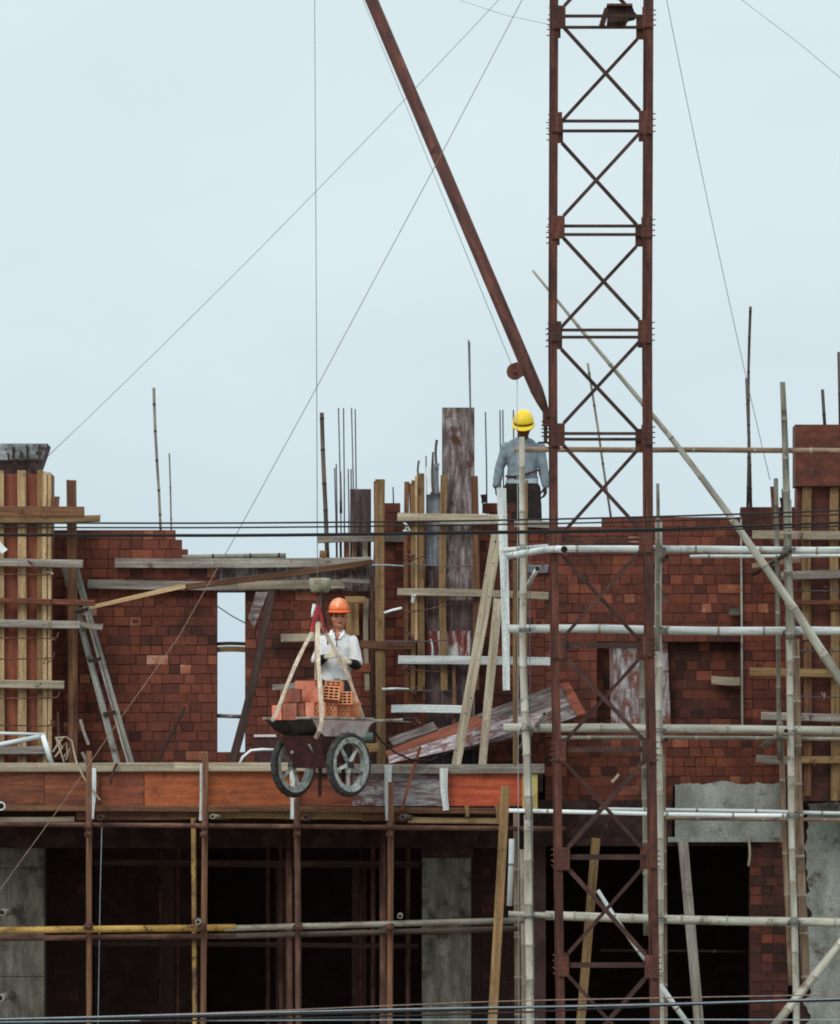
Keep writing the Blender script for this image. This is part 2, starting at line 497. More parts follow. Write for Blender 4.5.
def sag(p1, p2, s, n=14):
    return [p1.lerp(p2, i / n) - Vector((0, 0, s * 4 * (i / n) * (1 - i / n))) for i in range(n + 1)]


def coupler(parent, px, py, Y, name='coupler', s=1.0):
    """scaffold clamp: two collars and a bolt"""
    bm = bmesh.new()
    c = P(px, py, Y)
    tube(bm, [c + Vector((0, 0, -.03 * s)), c + Vector((0, 0, .03 * s))], .04 * s, 8)
    tube(bm, [c + Vector((-.032 * s, -.03, .0)), c + Vector((.032 * s, -.03, .0))], .038 * s, 8)
    tube(bm, [c + Vector((.02, -.085 * s, .03 * s)), c + Vector((.02, -.0, .03 * s))], .009, 6)
    box(bm, (c.x - .05 * s, c.y - .06, c.z - .022), (c.x - .035 * s, c.y, c.z + .022))
    return link(name, bm, rust, parent)


def lashing(parent, px, py, Y, r=.05):
    """wire ties wound round a bamboo crossing"""
    bm = bmesh.new()
    c = P(px, py, Y)
    for k in range(3):
        a = R.uniform(-.5, .5)
        pts = []
        for i in range(11):
            t = 6.2832 * i / 10
            v = Vector((math.cos(t) * r * 1.1, math.sin(t) * r * 1.2, math.sin(t) * r * a + (k - 1) * .012))
            pts.append(c + v)
        tube(bm, pts, .004, 4, cap=False)
    tube(bm, [c + Vector((r, -.03, 0)), c + Vector((r + .03, -.06, .03)), c + Vector((r + .05, -.05, .01))], .003, 4)
    return link('lashing', bm, wireD, parent)


# ------------------------------------------------------------------ world, light, camera
SC.view_settings.view_transform = 'Standard'
SC.view_settings.look = 'None'
SC.view_settings.exposure = 0.0
SC.view_settings.gamma = 1.0
SC.render.film_transparent = False
SC.cycles.filter_width = 1.9
SUN_EL, SUN_ROT = math.radians(42), math.radians(205)
w = bpy.data.worlds.new('World')
SC.world = w
w.use_nodes = True
nt = w.node_tree
for n in list(nt.nodes): nt.nodes.remove(n)
N = nt.nodes.new
sky = N('ShaderNodeTexSky')
sky.sky_type = 'NISHITA'
sky.sun_disc = False
sky.sun_elevation = SUN_EL
sky.sun_rotation = SUN_ROT
sky.dust_density = 4
bg1 = N('ShaderNodeBackground'); bg1.inputs['Strength'].default_value = .08
nt.links.new(sky.outputs[0], bg1.inputs[0])
tc = N('ShaderNodeTexCoord')
sep = N('ShaderNodeSeparateXYZ')
nt.links.new(tc.outputs['Generated'], sep.inputs[0])
cr = N('ShaderNodeValToRGB')
e = cr.color_ramp.elements
e[0].position, e[0].color = 0.0, (.50, .615, .69, 1)
e[1].position, e[1].color = 1.0, (1.15, 1.22, 1.26, 1)
for p, c in ((.02, (.545, .67, .745)), (.045, (.605, .735, .79)), (.08, (.665, .79, .832)), (.12, (.675, .805, .845)), (.4, (.80, .90, .94))):
    x = e.new(p); x.color = (c[0] * 1.012, c[1], c[2], 1)
nt.links.new(sep.outputs['Z'], cr.inputs[0])
mp = N('ShaderNodeMapping'); mp.inputs['Scale'].default_value = (9, 9, 22); mp.inputs['Rotation'].default_value = (0, .35, 0)
nt.links.new(tc.outputs['Generated'], mp.inputs[0])
no = N('ShaderNodeTexNoise'); no.inputs['Scale'].default_value = 1.6; no.inputs['Detail'].default_value = 4; no.inputs['Roughness'].default_value = .5
nt.links.new(mp.outputs[0], no.inputs['Vector'])
mr = N('ShaderNodeMapRange'); mr.inputs['From Min'].default_value = .3; mr.inputs['From Max'].default_value = .7
mr.inputs['To Min'].default_value = .955; mr.inputs['To Max'].default_value = 1.04
nt.links.new(no.outputs['Fac'], mr.inputs[0])
mu = N('ShaderNodeVectorMath'); mu.operation = 'SCALE'
nt.links.new(cr.outputs[0], mu.inputs[0]); nt.links.new(mr.outputs[0], mu.inputs['Scale'])
bg2 = N('ShaderNodeBackground'); bg2.inputs['Strength'].default_value = 1.13
nt.links.new(mu.outputs[0], bg2.inputs[0])
mix = N('ShaderNodeMixShader'); mix.inputs[0].default_value = .9
nt.links.new(bg1.outputs[0], mix.inputs[1]); nt.links.new(bg2.outputs[0], mix.inputs[2])
out = N('ShaderNodeOutputWorld')
nt.links.new(mix.outputs[0], out.inputs[0])

sl = bpy.data.lights.new('sun', 'SUN')
sl.energy = 1.2
sl.angle = math.radians(26)
sl.color = (1.0, .96, .9)
so = bpy.data.objects.new('sun', sl)
COL.objects.link(so)
# azimuth: light comes from the camera side, slightly left
dirv = Vector((.42, .91 * math.cos(SUN_EL) / .9, -math.sin(SUN_EL)))
so.rotation_euler = dirv.to_track_quat('-Z', 'Y').to_euler()
sky.sun_rotation = math.atan2(-dirv.x, -dirv.y)

cd = bpy.data.cameras.new('camera')
cam = bpy.data.objects.new('camera', cd)
COL.objects.link(cam)
cam.location = (0, -DIST, CAMZ)
cam.rotation_euler = (math.pi / 2, 0, 0)
cd.sensor_fit = 'HORIZONTAL'
cd.sensor_width = 36
cd.lens = 36 * DIST / 8.4
cd.shift_y = (HOR - 512) / 840.0
cd.clip_start = 1
cd.clip_end = 6000
SC.camera = cam

# ------------------------------------------------------------------ ground
bm = bmesh.new()
g = 2500
vs = [bm.verts.new(v) for v in ((-g, -g, 0), (g, -g, 0), (g, g, 0), (-g, g, 0))]
face(bm, vs)
tag(link('ground', bm, groundM), kind='structure')

# ------------------------------------------------------------------ building
def ztop(py, Y): return P(0, py, Y).z


BLD = empty('unfinished_building', Vector((0, 1.0, 0)), 'unfinished red brick building with open dark ground storey and roofless upper walls', 'building')


def brick_wall(x0, x1, y0, y1, Y, th=.2, top=None, holes=(), label=None, seed=1, rowpx=9.6, dark=0.0, name='brick_wall', ends='clean', parent=BLD, left=None):
    """masonry laid brick by brick inside pixel bounds; top(x)->y gives the ragged upper edge"""
    r = random.Random(seed)
    bm = bmesh.new()
    lay = bm.verts.layers.float.new('tint')
    k = K(Y)
    rh = rowpx * k
    X0, X1 = (x0 - 420) * k, (x1 - 420) * k
    zt, zb = P(0, y0, Y).z, P(0, y1, Y).z
    H = [((a - 420) * k, (b - 420) * k, P(0, d, Y).z, P(0, c, Y).z) for a, b, c, d in holes]
    rows = int(math.ceil((zt - zb) / rh))
    jt = .0075
    for j in range(rows):
        z1 = zt - j * rh
        z0 = max(zb, z1 - rh)
        if z1 - z0 < .02: continue
        zm = (z0 + z1) / 2
        x = X0 - (0 if j % 2 == 0 else 0)
        span = []
        wv = (.002 * r.uniform(-1, 1))
        segs = []
        first = True
        while x < X1 - .02:
            bw = r.choice((.105, .115, .115, .12, .115, .225, .165))
            if first and j % 2: bw = .115
            first = False
            xe = min(X1, x + bw)
            # split at hole edges
            for h in H:
                if h[2] < zm < h[3]:
                    if x < h[0] < xe: xe = h[0]
                    elif h[0] <= x < h[1]: xe = h[1]
            if X1 - xe < .04: xe = X1
            inside = any(h[2] < zm < h[3] and x >= h[0] - 1e-4 and xe <= h[1] + 1e-4 for h in H)
            pxm = (x + xe) / 2 / k + 420
            pym = HOR - (zm - CAMZ) / k
            if top and pym < top(pxm): inside = True
            if not inside: segs.append((x, xe))
            x = xe
        # mortar bed behind, one piece per run
        run = None
        runs = []
        for a, b in segs:
            if run and abs(run[1] - a) < 1e-5: run[1] = b
            else:
                run = [a, b]; runs.append(run)
        for a, b in runs:
            vs = box(bm, (a, Y + .009, z0), (b, Y + th, z1), 1)
        for a, b in segs:
            # tint
            q = r.random()
            t = r.gauss(.5, .105)
            if q > .94: t = r.uniform(.72, .93)
            if q > .994: t = .98
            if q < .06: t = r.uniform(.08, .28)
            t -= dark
            fy = Y + r.gauss(0, .0035)
            a2, b2 = a + jt / 2, b - jt / 2
            c0, c1 = z0 + jt / 2 + wv, z1 - jt / 2 + wv
            tilt = r.uniform(-.003, .003)
            n0 = len(bm.verts)
            vs = box(bm, (a2, fy, c0), (b2, Y + .03, c1), 0)
            for v in vs:
                if v.co.x > (a2 + b2) / 2: v.co.z += tilt
                v.co.x += r.uniform(-.002, .002)
                if v.co.y < Y + .02: v.co.z += r.uniform(-.002, .002)
                v[lay] = t
            if r.random() < .035 and b - a < .13:   # hollow end showing a cavity
                m = (b2 - a2) * .24
                vs = box(bm, (a2 + m, fy - .002, c0 + m), (b2 - m, fy + .001, c1 - m), 1)
    o = link(name, bm, [brickM, mortarM], parent, Matrix.Translation((X0, Y, zb)))
    if label: o['label'] = label
    return o


def topA(x): return 530 if x < 182 else 571


brick_wall(52, 217, 530, 775, .9, top=topA, label='brick wall beside the left column formwork, left of the narrow opening', seed=3)
brick_wall(217, 245, 752, 775, .9, label='low brick sill under the narrow opening', seed=4)
brick_wall(245, 384, 591, 775, .9, label='brick wall behind the worker in the white shirt', seed=5)
brick_wall(384, 545, 503, 775, .9, top=lambda x: 506 if x < 405 or 478 < x < 514 else 520, label='brick wall behind the centre column formwork', seed=6)
brick_wall(545, 741, 517, 838, .9, top=lambda x: 517 if x > 600 else 522, holes=[(597, 741, 637, 728), (673, 741, 782, 838)], label='long brick wall of the right bay', seed=8)
brick_wall(592, 745, 632, 733, 1.08, th=.1, dark=.17, label='recessed brick infill with shade in its tint', seed=9)  # brick tint lowered to paint in the shade of the recess
brick_wall(741, 797, 507, 838, .78, th=.3, top=lambda x: 511 if x < 750 else 507, holes=[(741, 785, 784, 838)], label='brick pilaster standing proud at the right', seed=10)
brick_wall(750, 788, 838, 1030, .8, th=.35, label='brick pier beside the dark doorway', seed=11, dark=.3)  # dimness at the doorway put into the brick tint
brick_wall(44, 88, 838, 1030, 1.6, th=.2, label='brick return tinted with bay shade beside the grey column', seed=12, dark=.6)  # shade inside the bay painted in by a darker brick tint
brick_wall(470, 524, 838, 1030, 1.3, th=.2, label='darkened brick return right of the bare column', seed=13, dark=.6)  # dark tint stands for bay shade and dark brown concrete
panel('column_base', 744, 1030, 794, 1525, .83, .3, concM, parent=BLD)
# old beam band, smeared with mortar, over the right lower openings
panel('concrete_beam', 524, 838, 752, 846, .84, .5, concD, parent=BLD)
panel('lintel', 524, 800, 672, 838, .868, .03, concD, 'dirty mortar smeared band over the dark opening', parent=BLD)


def rough_patch(x0, x1, y0, y1, Y, mat, label, jag=1.7, seed=1, t=.02, top=True, bot=False, leftj=False):
    r = random.Random(seed)
    bm = bmesh.new()
    pts = []
    n = int((x1 - x0) / 3) + 1
    ys0 = [y0 + (jag * (noise.noise(Vector((x * .045, seed, 0))) * 2.4 + noise.noise(Vector((x * .31, seed, 4))) * .9) + r.uniform(-.3, .3) if top else 0) for x in [x0 + i * (x1 - x0) / n for i in range(n + 1)]]
    ys1 = [y1 + (jag * noise.noise(Vector((x * .17, seed + 9, 0))) * 2 + r.uniform(-1, 1) if bot else 0) for x in [x0 + i * (x1 - x0) / n for i in range(n + 1)]]
    xs = [x0 + i * (x1 - x0) / n for i in range(n + 1)]
    up = [P(x, y, Y) for x, y in zip(xs, ys0)]
    if leftj:
        m = int((y1 - y0) / 4)
        side = [P(x0 + 9 * noise.noise(Vector((i * .31, seed, 3))) + 4 * noise.noise(Vector((i * 1.3, seed, 8))), y0 + (y1 - y0) * i / m, Y) for i in range(m, 0, -1)]
    else: side = []
    dn = [P(x, y, Y) for x, y in zip(xs, ys1)][::-1]
    loop = up + dn[:-1 if leftj else None] + side
    a = [bm.verts.new(p) for p in loop]
    b = [bm.verts.new(p + Vector((0, t, 0))) for p in loop]
    face(bm, a)
    for i in range(len(a)):
        j = (i + 1) % len(a)
        face(bm, (a[i], a[j], b[j], b[i]))
    bmesh.ops.recalc_face_normals(bm, faces=bm.faces)
    bmesh.ops.triangulate(bm, faces=[f for f in bm.faces if len(f.verts) > 4])
    o = link('plaster_patch', bm, mat, BLD)
    o['label'] = label
    return o


rough_patch(675, 786, 783, 838, .75, plasterM, 'pale cement render over the doorway', seed=2)
rough_patch(668, 786, 837, 842, .73, plasterM, 'rough ledge under the render', seed=5, jag=.6, t=.05, top=False)
# right end wall, rendered grey
panel('concrete_column', 797, 480, 1150, 1525, .9, .4, concD, parent=BLD)
rough_patch(807, 1150, 803, 1525, .86, plasterM, 'stained grey render at the right edge', seed=7, leftj=True, t=.035)
# columns below
panel('concrete_column', -300, 838, 44, 1525, .3, .5, concM, 'pale bare column at the left edge', parent=BLD)
panel('concrete_column', 422, 858, 471, 1525, .3, .4, concM, 'bare grey column under the deck', parent=BLD)
panel('column_head', 421, 826, 473, 858, .27, .45, concD, parent=BLD)
for yy in (868, 976, 1018):
    panel('pour_line', -300, yy, 44, yy + .7, .297, .01, concD, parent=BLD)
for yy in (934, 1003):
    panel('pour_line', 422, yy, 471, yy + .6, .297, .01, concD, parent=BLD)
# slabs
def bbox(name, xa, xb, Ya, Yb, za, zb, mat, label=None):
    bm = bmesh.new()
    box(bm, (xa, Ya, za), (xb, Yb, zb))
    o = link(name, bm, mat, BLD)
    if label: o['label'] = label
    return o


ZD = P(0, 765, -1).z      # deck top
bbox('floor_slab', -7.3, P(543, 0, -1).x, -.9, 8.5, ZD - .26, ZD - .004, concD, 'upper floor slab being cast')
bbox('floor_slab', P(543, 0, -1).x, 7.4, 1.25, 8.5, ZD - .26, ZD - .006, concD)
bbox('floor_slab', -7.3, 7.4, .4, 8.5, 3.2, 3.4, innerM)
bbox('rear_wall', -7.3, 7.4, 8.2, 8.4, 0, ZD - .26, innerM)
bbox('side_wall', -7.5, -7.3, .35, 8.4, 0, ZD - .1, innerM)
bbox('side_wall', 7.4, 7.6, .35, 8.4, 0, ZD - .1, innerM)
bbox('inner_partition', P(88, 0, 3).x, P(200, 0, 3).x, 4.6, 4.8, 3.4, ZD - .26, innerM)
bbox('inner_partition', P(524, 0, 3).x, P(524, 0, 3).x + .2, 1.4, 8.2, 3.4, ZD - .26, innerM)
bbox('front_wall', -7.3, 7.4, .5, .7, 0, 3.2, concM, 'rendered wall of the storey below')
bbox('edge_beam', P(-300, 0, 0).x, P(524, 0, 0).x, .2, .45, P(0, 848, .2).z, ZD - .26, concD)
# lintel beam over the narrow opening and wall tops
panel('lintel', 86, 560, 378, 592, .93, .2, plyGrey, 'concrete lintel band between the shuttering boards', parent=BLD)
# inner downstand with vertical jambs inside the dark bays
for x in (160, 276, 352):
    panel('inner_column', x, 862, x + 14, 1160, 3.4, .2, innerM, parent=BLD)

# starter bars rising from the columns
def rebar(x1, y1, x2, y2, Y, d=1.4):
    o = wire('rebar', [P(x1, y1, Y), P((x1 + x2) / 2 + .3, (y1 + y2) / 2, Y), P(x2, y2, Y)], d * K(Y), rebarM, parent=BLD)
    return o


for a in ((338.5, 408, 341.5, 560), (343.5, 408, 344.5, 560), (351.5, 408, 354.5, 560), (355.2, 409, 356.5, 560), (334.5, 468, 336.5, 560), (336.2, 464, 337.2, 560), (348.2, 469, 349, 560), (351, 469, 351.6, 560)):
    rebar(*a, 1.25)
for a in ((468.5, 340, 472, 500), (469.6, 342, 471, 500), (426, 456, 427.5, 560), (433, 452, 434.5, 560), (445.6, 458, 446.5, 520), (485.4, 412, 487, 520), (393, 487, 393.5, 520), (782, 489, 783, 520), (785, 489, 786, 520)):
    rebar(*a, 1.2, d=1.5)

for a in ((500, 410, 500.5, 530), (502.8, 410, 503.5, 530), (513.4, 410, 513.8, 530)):
    rebar(*a, 2.0, d=1.5)
# ------------------------------------------------------------------ edge formwork of the deck
FW = empty('edge_formwork', P(270, 825, -1.1), 'long shuttering of reddish plywood along the deck edge, cement stained', 'formwork')
for x0, x1, m, lab in ((-60, 44, plyBrown, None), (44.5, 100, plyBrown, None), (100.5, 144, plyRed, None), (144.5, 206, plyOrange, None), (206.5, 300, plyOrange, None), (300.5, 352, plyRed, None), (352.5, 392, plyWhite, None), (392.5, 447, plyWhite, 'cement smeared pale panel'), (447.5, 523, plyVivid, 'vivid orange red panel')):
    c = axis_frame(P(x0, 788, -1.0), P(x1, 788, -1.0))
    bm = bmesh.new()
    a, b = P(x0, 806, -1.02 + R.uniform(-.006, .006)), P(x1, 770, -1.0)
    box(bm, (a.x, a.y, a.z), (b.x, a.y + .018, b.z))
    o = link('panel', bm, m, FW, c)
    if lab: o['label'] = lab
o = panel('panel', 522.5, 774, 537.5, 809, -1.06, .02, yellowB, parent=FW)
o['label'] = 'yellow painted end board with black marks'
bm = bmesh.new()
for st in (((524.5, 785.5), (526.5, 783.6), (528.4, 785), (527.6, 788), (525.6, 791)), ((528, 790), (529.4, 793), (527.6, 795)), ((524.4, 799.5), (526.4, 797.2), (529, 798.4), (527, 800.6)), ((529.8, 772), (529.9, 808))):
    tube(bm, [P(x, y, -1.066) for x, y in st], .0055 if len(st) > 2 else .0035, 5)
link('marking', bm, inkM, FW)
plank('top_rail', -60, 767, 174, 767, 9, -1.06, .06, pale, parent=FW)
plank('top_rail', 174.4, 767, 308, 767, 9, -1.06, .06, pale, parent=FW)
plank('top_rail', 308.4, 768, 544, 768.5, 9.5, -1.07, .06, greyw, parent=FW)
plank('bottom_rail', -60, 808, 240, 809, 6, -1.10, .07, brownw, parent=FW)
plank('bottom_rail', 240.5, 808.5, 505, 811, 6, -1.10, .07, brownw, parent=FW)
for a in ((-60, 820, 75, 819, 5, pale), (76, 816, 206, 815, 8, brownw), (206.5, 815, 300, 816, 8, ochre), (300.5, 816, 362, 816, 8, ochre), (362.5, 817, 408, 818, 9, brownw), (408.5, 820, 500, 821, 6, pine)):
    plank('sole_board', a[0], a[1], a[2], a[3], a[4], -1.0, .10, a[5], parent=FW)
plank('spacer_block', 462, 811, 500, 812, 8, -.95, .08, darkw, parent=FW)
plank('spacer_block', 497.5, 806, 498.5, 821, 5, -1.13, .05, ochre, parent=FW)
plank('spacer_block', 466.5, 806, 467, 817, 4, -1.13, .05, ochre, parent=FW)
for x1, y1, x2, y2, w1 in ((93.5, 768, 92, 818, 5.5), (203, 764, 201, 821, 6), (292.5, 770, 292, 819, 5.5), (388.5, 766, 388.5, 820, 8), (444, 768, 446, 810, 8.5)):
    plank('cleat', x1, y1, x2, y2, w1, -1.14, .03, whitew, parent=FW, w2=w1 * .7)

# ------------------------------------------------------------------ tube scaffold below the deck
posts = ((89, 751, 89.5, 6.2, brownw, 'brown scaffold post nearest the grey left column'),
         (205.5, 753, 201, 6.2, brownw, 'brown scaffold post doubled by a yellow pole'),
         (297, 799, 300, 6.6, rust, 'rusty scaffold post under the hanging wheelbarrow'),
         (391, 782, 388.5, 6.2, brownw, 'brown scaffold post under the deck, right of the wheelbarrow'))
for x1, y1, x2, d, m, lab in posts:
    e_ = empty('scaffold_post', P(x2, 1519, -1.5), lab, 'scaffold post', 'scaffold posts below the deck edge')
    pipe('tube', x1, y1, x2 + (x2 - x1) * .5, 1519, d, -1.5, m, parent=e_)
    coupler(e_, x1 + (x2 - x1) * .1, 826, -1.6)
    coupler(e_, x1 + (x2 - x1) * .25, 834, -1.6, s=.8)
    coupler(e_, (x1 + x2) / 2, 927, -1.6, s=1.1)
e_ = empty('scaffold_post', P(196, 1519, -1.3), 'thin chipped yellow pole standing left of a brown post', 'scaffold post', 'scaffold posts below the deck edge')
pipe('tube', 193.5, 818, 198, 1519, 5, -1.3, yellowD, parent=e_)
coupler(e_, 197, 921, -1.4)
for x, a, b, lab in ((289, 820, 292, 'dim rusty post standing just behind the post under the wheelbarrow'), (383, 822, 383, 'dim brown post behind the post right of the wheelbarrow')):
    e_ = empty('scaffold_post', P(x, 1519, -.4), lab, 'scaffold post', 'scaffold posts below the deck edge')
    pipe('tube', x, a, b, 1519, 7, -.4, rust, parent=e_)
    coupler(e_, x, 930, -.5)
pipe('scaffold_pipe', -60, 823.5, 566, 829, 5, -1.62, rust, 'rusty horizontal pipe directly under the deck formwork', 'scaffold pipe')
pipe('scaffold_pipe', -60, 931, 236, 927.5, 7, -1.62, yellowpipe, 'chipped yellow horizontal pipe across the dark bays', 'scaffold pipe')
pipe('scaffold_pipe', 224, 928.5, 530, 920, 6.4, -1.62, greypipe, 'grey horizontal pipe continuing from the yellow pipe', 'scaffold pipe')
pipe('scaffold_pipe', -60, 939, 236, 936, 6, -1.35, rust, 'rusty pipe running close below the yellow pipe', 'scaffold pipe')
pipe('scaffold_pipe', 220, 936.5, 520, 928.5, 6, -1.35, bambooD, 'dark brown pole running close below the grey pipe', 'scaffold pipe')


def putlog(px, py, mat, lab, Ya=-1.95, Yb=.6, d=6, dx=0, dz=0):
    p1 = P(px, py, Ya)
    p2 = p1 + Vector((dx, Yb - Ya, dz))
    bm = bmesh.new()
    r = d * K(Ya) / 2
    tube(bm, [p1, p2], r, 12)
    tube(bm, [p1 + Vector((0, -.002, 0)), p1 + (p2 - p1).normalized() * .01], r * .68, 10, 1)
    o = link('putlog', bm, [mat, hollowM], None, Matrix.Translation(p1))
    smooth_round(o)
    return tag(o, lab, 'pipe', 'short cross pipes with their ends towards the street')


putlog(100, 817.5, rust, 'rusty cross pipe end right of the leftmost scaffold post')
putlog(212.5, 816.5, greypipe, 'pale cross pipe end beside the yellow and brown posts', dx=.12, d=5)
putlog(306, 817, rust, 'rusty cross pipe end under the hanging wheelbarrow', d=7)
putlog(402.5, 817, bambooD, 'dark cross pipe end under the cement smeared panel', dx=.2)
putlog(198, 922, greypipe, 'pale cross pipe end above the yellow pipe', d=5.5)
putlog(400, 916, greypipe, 'grey cross pipe end above the grey pipe', d=5.5)
putlog(2, 912.5, greypipe, 'pale cross pipe end at the left edge above the yellow pipe', d=7)
putlog(0, 998, greypipe, 'pale cross pipe end low at the left edge', d=8)
putlog(1, 806, whitepaint, 'white cross pipe end beside the deck formwork at the left edge', d=9, dx=-.4)
# hanging thin wire inside left bay
wire('hanging_wire', [P(102, 822, -1.2), P(100, 900, -1.2), P(98, 1030, -1.2), P(97, 1200, -1.2)], .008, wireG, 'thin grey wire hanging down beside the leftmost scaffold post', 'wire')
wire('hanging_wire', [P(529.5, 560, -2.6), P(530, 700, -2.6), P(531, 809, -2.6), P(536, 1100, -2.6)], .008, wireD, 'thin dark wire hanging past the yellow end board', 'wire')
# formwork props inside
for i, (x, Y, w_, lab) in enumerate(((268, 2.4, 5, 'dim steel prop in the dark bay left of the wheelbarrow post'), (281, 1.8, 5, 'second dim prop close to the wheelbarrow post'), (178, 2.2, 4, 'dim prop in the dark bay beside the yellow pole'), (160, 2.8, 4, 'dim prop deep in the second dark bay'), (361, 2.2, 4.5, 'dim prop in the bay right of the wheelbarrow post'), (373, 1.6, 5, 'dim prop left of the doubled brown post'), (408, 1.4, 5, 'dim prop beside the bare grey column'))):
    e_ = empty('formwork_prop', P(x, 870, Y) * 1.0 - Vector((0, 0, P(x, 870, Y).z - 3.4)), lab, 'prop', 'steel props holding up the deck')
    zt = ZD - .26
    c = P(x, 870, Y)
    bm = bmesh.new(); tube(bm, [Vector((c.x, Y, 3.4)), Vector((c.x, Y, zt - .02))], w_ * .005, 8)
    link('tube', bm, rust, e_)
    bm = bmesh.new(); box(bm, (c.x - .07, Y - .07, zt - .02), (c.x + .07, Y + .07, zt - .002)); link('head_plate', bm, rust, e_)
for y in (1, 2):
    pass
plank('prop_tie', 90, 862, 420, 864, 7, 1.2, .05, darkw, 'dark board across the top of the dark bays', 'plank')
plank('prop_tie', 90, 944, 418, 946, 5, 1.2, .05, darkw, 'dark board across the middle of the dark bays', 'plank')

# ------------------------------------------------------------------ left column formwork
F1 = empty('column_formwork', P(20, 765, .3), 'tall column formwork at the left edge with yellowish battens over red plywood', 'formwork')
panel('panel', -60, 474, 52, 768, .32, .02, plyRed, parent=F1)
bm = bmesh.new(); a = P(52, 768, .34); b = P(52, 474, .34); box(bm, (a.x - .02, .345, a.z), (a.x, .88, b.z)); link('panel', bm, plyBrown, F1)
for x0, x1, y0, m in ((-34, -26, 470, pine), (-5, 4, 471, pine), (17.5, 26, 470.5, pine), (37, 43, 470, ochre), (42.5, 47, 471, pine), (47.8, 51.5, 473, pine)):
    plank('batten', (x0 + x1) / 2, y0, (x0 + x1) / 2 + .4, 766, x1 - x0, .27 + R.uniform(-.01, .01), .045, m, parent=F1, warp=.006)
for a in ((-60, 511.5, 85, 513, 12, brownw), (-60, 521, 100.5, 518.5, 6.5, ochre), (-60, 560, 82, 564, 8, greyw), (-60, 600, 95, 603, 5.5, plyBrown), (-60, 622, 79.5, 625, 8, greyw), (-60, 684, 64, 685, 8.5, pale), (-60, 749, 46, 750, 8, greyw)):
    plank('waler', *a[:5], .17, .09, a[5], parent=F1, warp=.01)
plank('waler', 78, 623.5, 102.5, 627, 6, .3, .05, greyw, parent=F1)
for y1, y2, x2 in ((573, 575, 50), (637, 638.5, 57), (660, 658.5, 53), (698.5, 698, 58), (724, 726, 52)):
    o = wire('tie_rod', [P(-60, y1, .1), P(x2 - 6, y2, .1), P(x2, y2 - 1, .1), P(x2 + 1.5, y2 - 6, .14)], .014, rust, parent=F1)
plank('post', 71.5, 480, 73, 767, 9.5, .5, .09, brownw, parent=F1)
plank('block', 55.5, 497, 55, 511, 8, .2, .08, brownw, parent=F1)
plank('clamp', -4, 541, 5, 552, 7, .1, .04, whitepaint, parent=F1)

def ties(parent, spots, Y):
    for x, y in spots:
        bm = bmesh.new()
        c = P(x, y, Y)
        pts = [c + Vector((R.uniform(-.045, .045), R.uniform(-.03, .02), R.uniform(-.045, .045))) for _ in range(6)]
        tube(bm, pts, .006, 5)
        link('wire_tie', bm, R.choice((rust, rust, greypipe)), parent)


ties(F1, ((51, 574), (52, 637), (50, 698), (52, 724), (48, 660), (22, 514), (30, 563), (46, 625), (40, 687), (52, 604)), .08)
# hopper on top of the left column
e_ = empty('hopper', P(10, 492, .4), 'cement stained dark hopper flaring out above the left column formwork', 'hopper')
def ring4(xl, xr, y, Yn, Yf): return [P(xl, y, Yn), P(xr, y, Yn), Vector((P(xr, y, Yn).x, Yf, P(0, y, Yn).z)), Vector((P(xl, y, Yn).x, Yf, P(0, y, Yn).z))]
bm = bmesh.new()
rg = [[bm.verts.new(p) for p in r_] for r_ in (ring4(-60, 47.5, 443.5, .25, 1.0), ring4(-55, 43, 459, .3, .95), ring4(-50, 38.5, 473, .36, .9), ring4(-48, 37, 492, .38, .88))]
for a, b in zip(rg, rg[1:]):
    for i in range(4): face(bm, (a[i], b[i], b[(i + 1) % 4], a[(i + 1) % 4]), 0)
link('hopper_body', bm, plyDark, e_)
panelpts = [P(-58, 444, .235), P(47, 444, .235), P(42.6, 460, .285), P(-54, 460, .285)]
slab('stained_face', panelpts, .006, M('cement streaks on grey sheet', [(.3, (70, 66, 64)), (.45, (112, 118, 118)), (.7, (172, 184, 188))], (14, 14, 5), dirt=((62, 48, 44), .55, .06), dscale=9), parent=e_)
for x, h in ((13.5, 14), (8, 8), (22, 9), (39.5, 16), (27, 15)):
    plank('rib', x, 445.5 + (15 - h), x + .5, 462, 2, .24, .02, darkw, parent=e_)

# boards round the left opening
plank('lintel_board', 115, 563, 371, 562, 9.5, .82, .05, greyw, 'long grey board along the top of the brick lintel', 'plank')
plank('lintel_board', 87.5, 584, 238, 586, 9, .82, .05, greyw, 'weathered board under the lintel left of the narrow opening', 'plank')
plank('lintel_board', 238.5, 586, 345, 584, 9, .82, .05, pale, 'weathered board under the lintel, running behind the hoist weight', 'plank')
plank('lintel_board', 342, 580, 374, 582, 4, .74, .04, greyw, 'short thin board at the right end of the lintel', 'plank')
plank('sloping_plank', 90, 607.5, 185, 586, 4, .6, .04, pine, 'thin yellowish plank rising from the brick wall to the lintel', 'plank', w2=5)
plank('sloping_plank', 185, 587, 372, 562.5, 6, .64, .04, brownw, 'brown plank rising across the lintel towards the centre column', 'plank')
pole('log', 181, 557.5, 286, 556, 5.5, .9, bambooG, 'grey log lying on the lintel board', 'log', node=nodeD)
for a in ((214, 644.5, 247, 644, 3.5, darkw, 'dark strip crossing the narrow opening'), (214, 650, 247, 649.5, 5.5, ochre, 'yellow brown strip crossing the narrow opening')):
    plank('cross_batten', *a[:5], .98, .04, a[5], a[6], 'batten')
pole('cross_batten', 214, 716, 247, 717, 4, 1.0, bambooG, 'grey stick crossing the lower part of the narrow opening', 'batten')
wire('loose_wire', [P(217, 606, .88), P(232, 616, .9), P(245, 623, .9)], .012, wireD, 'dark wire slanting across the top of the narrow opening', 'wire')
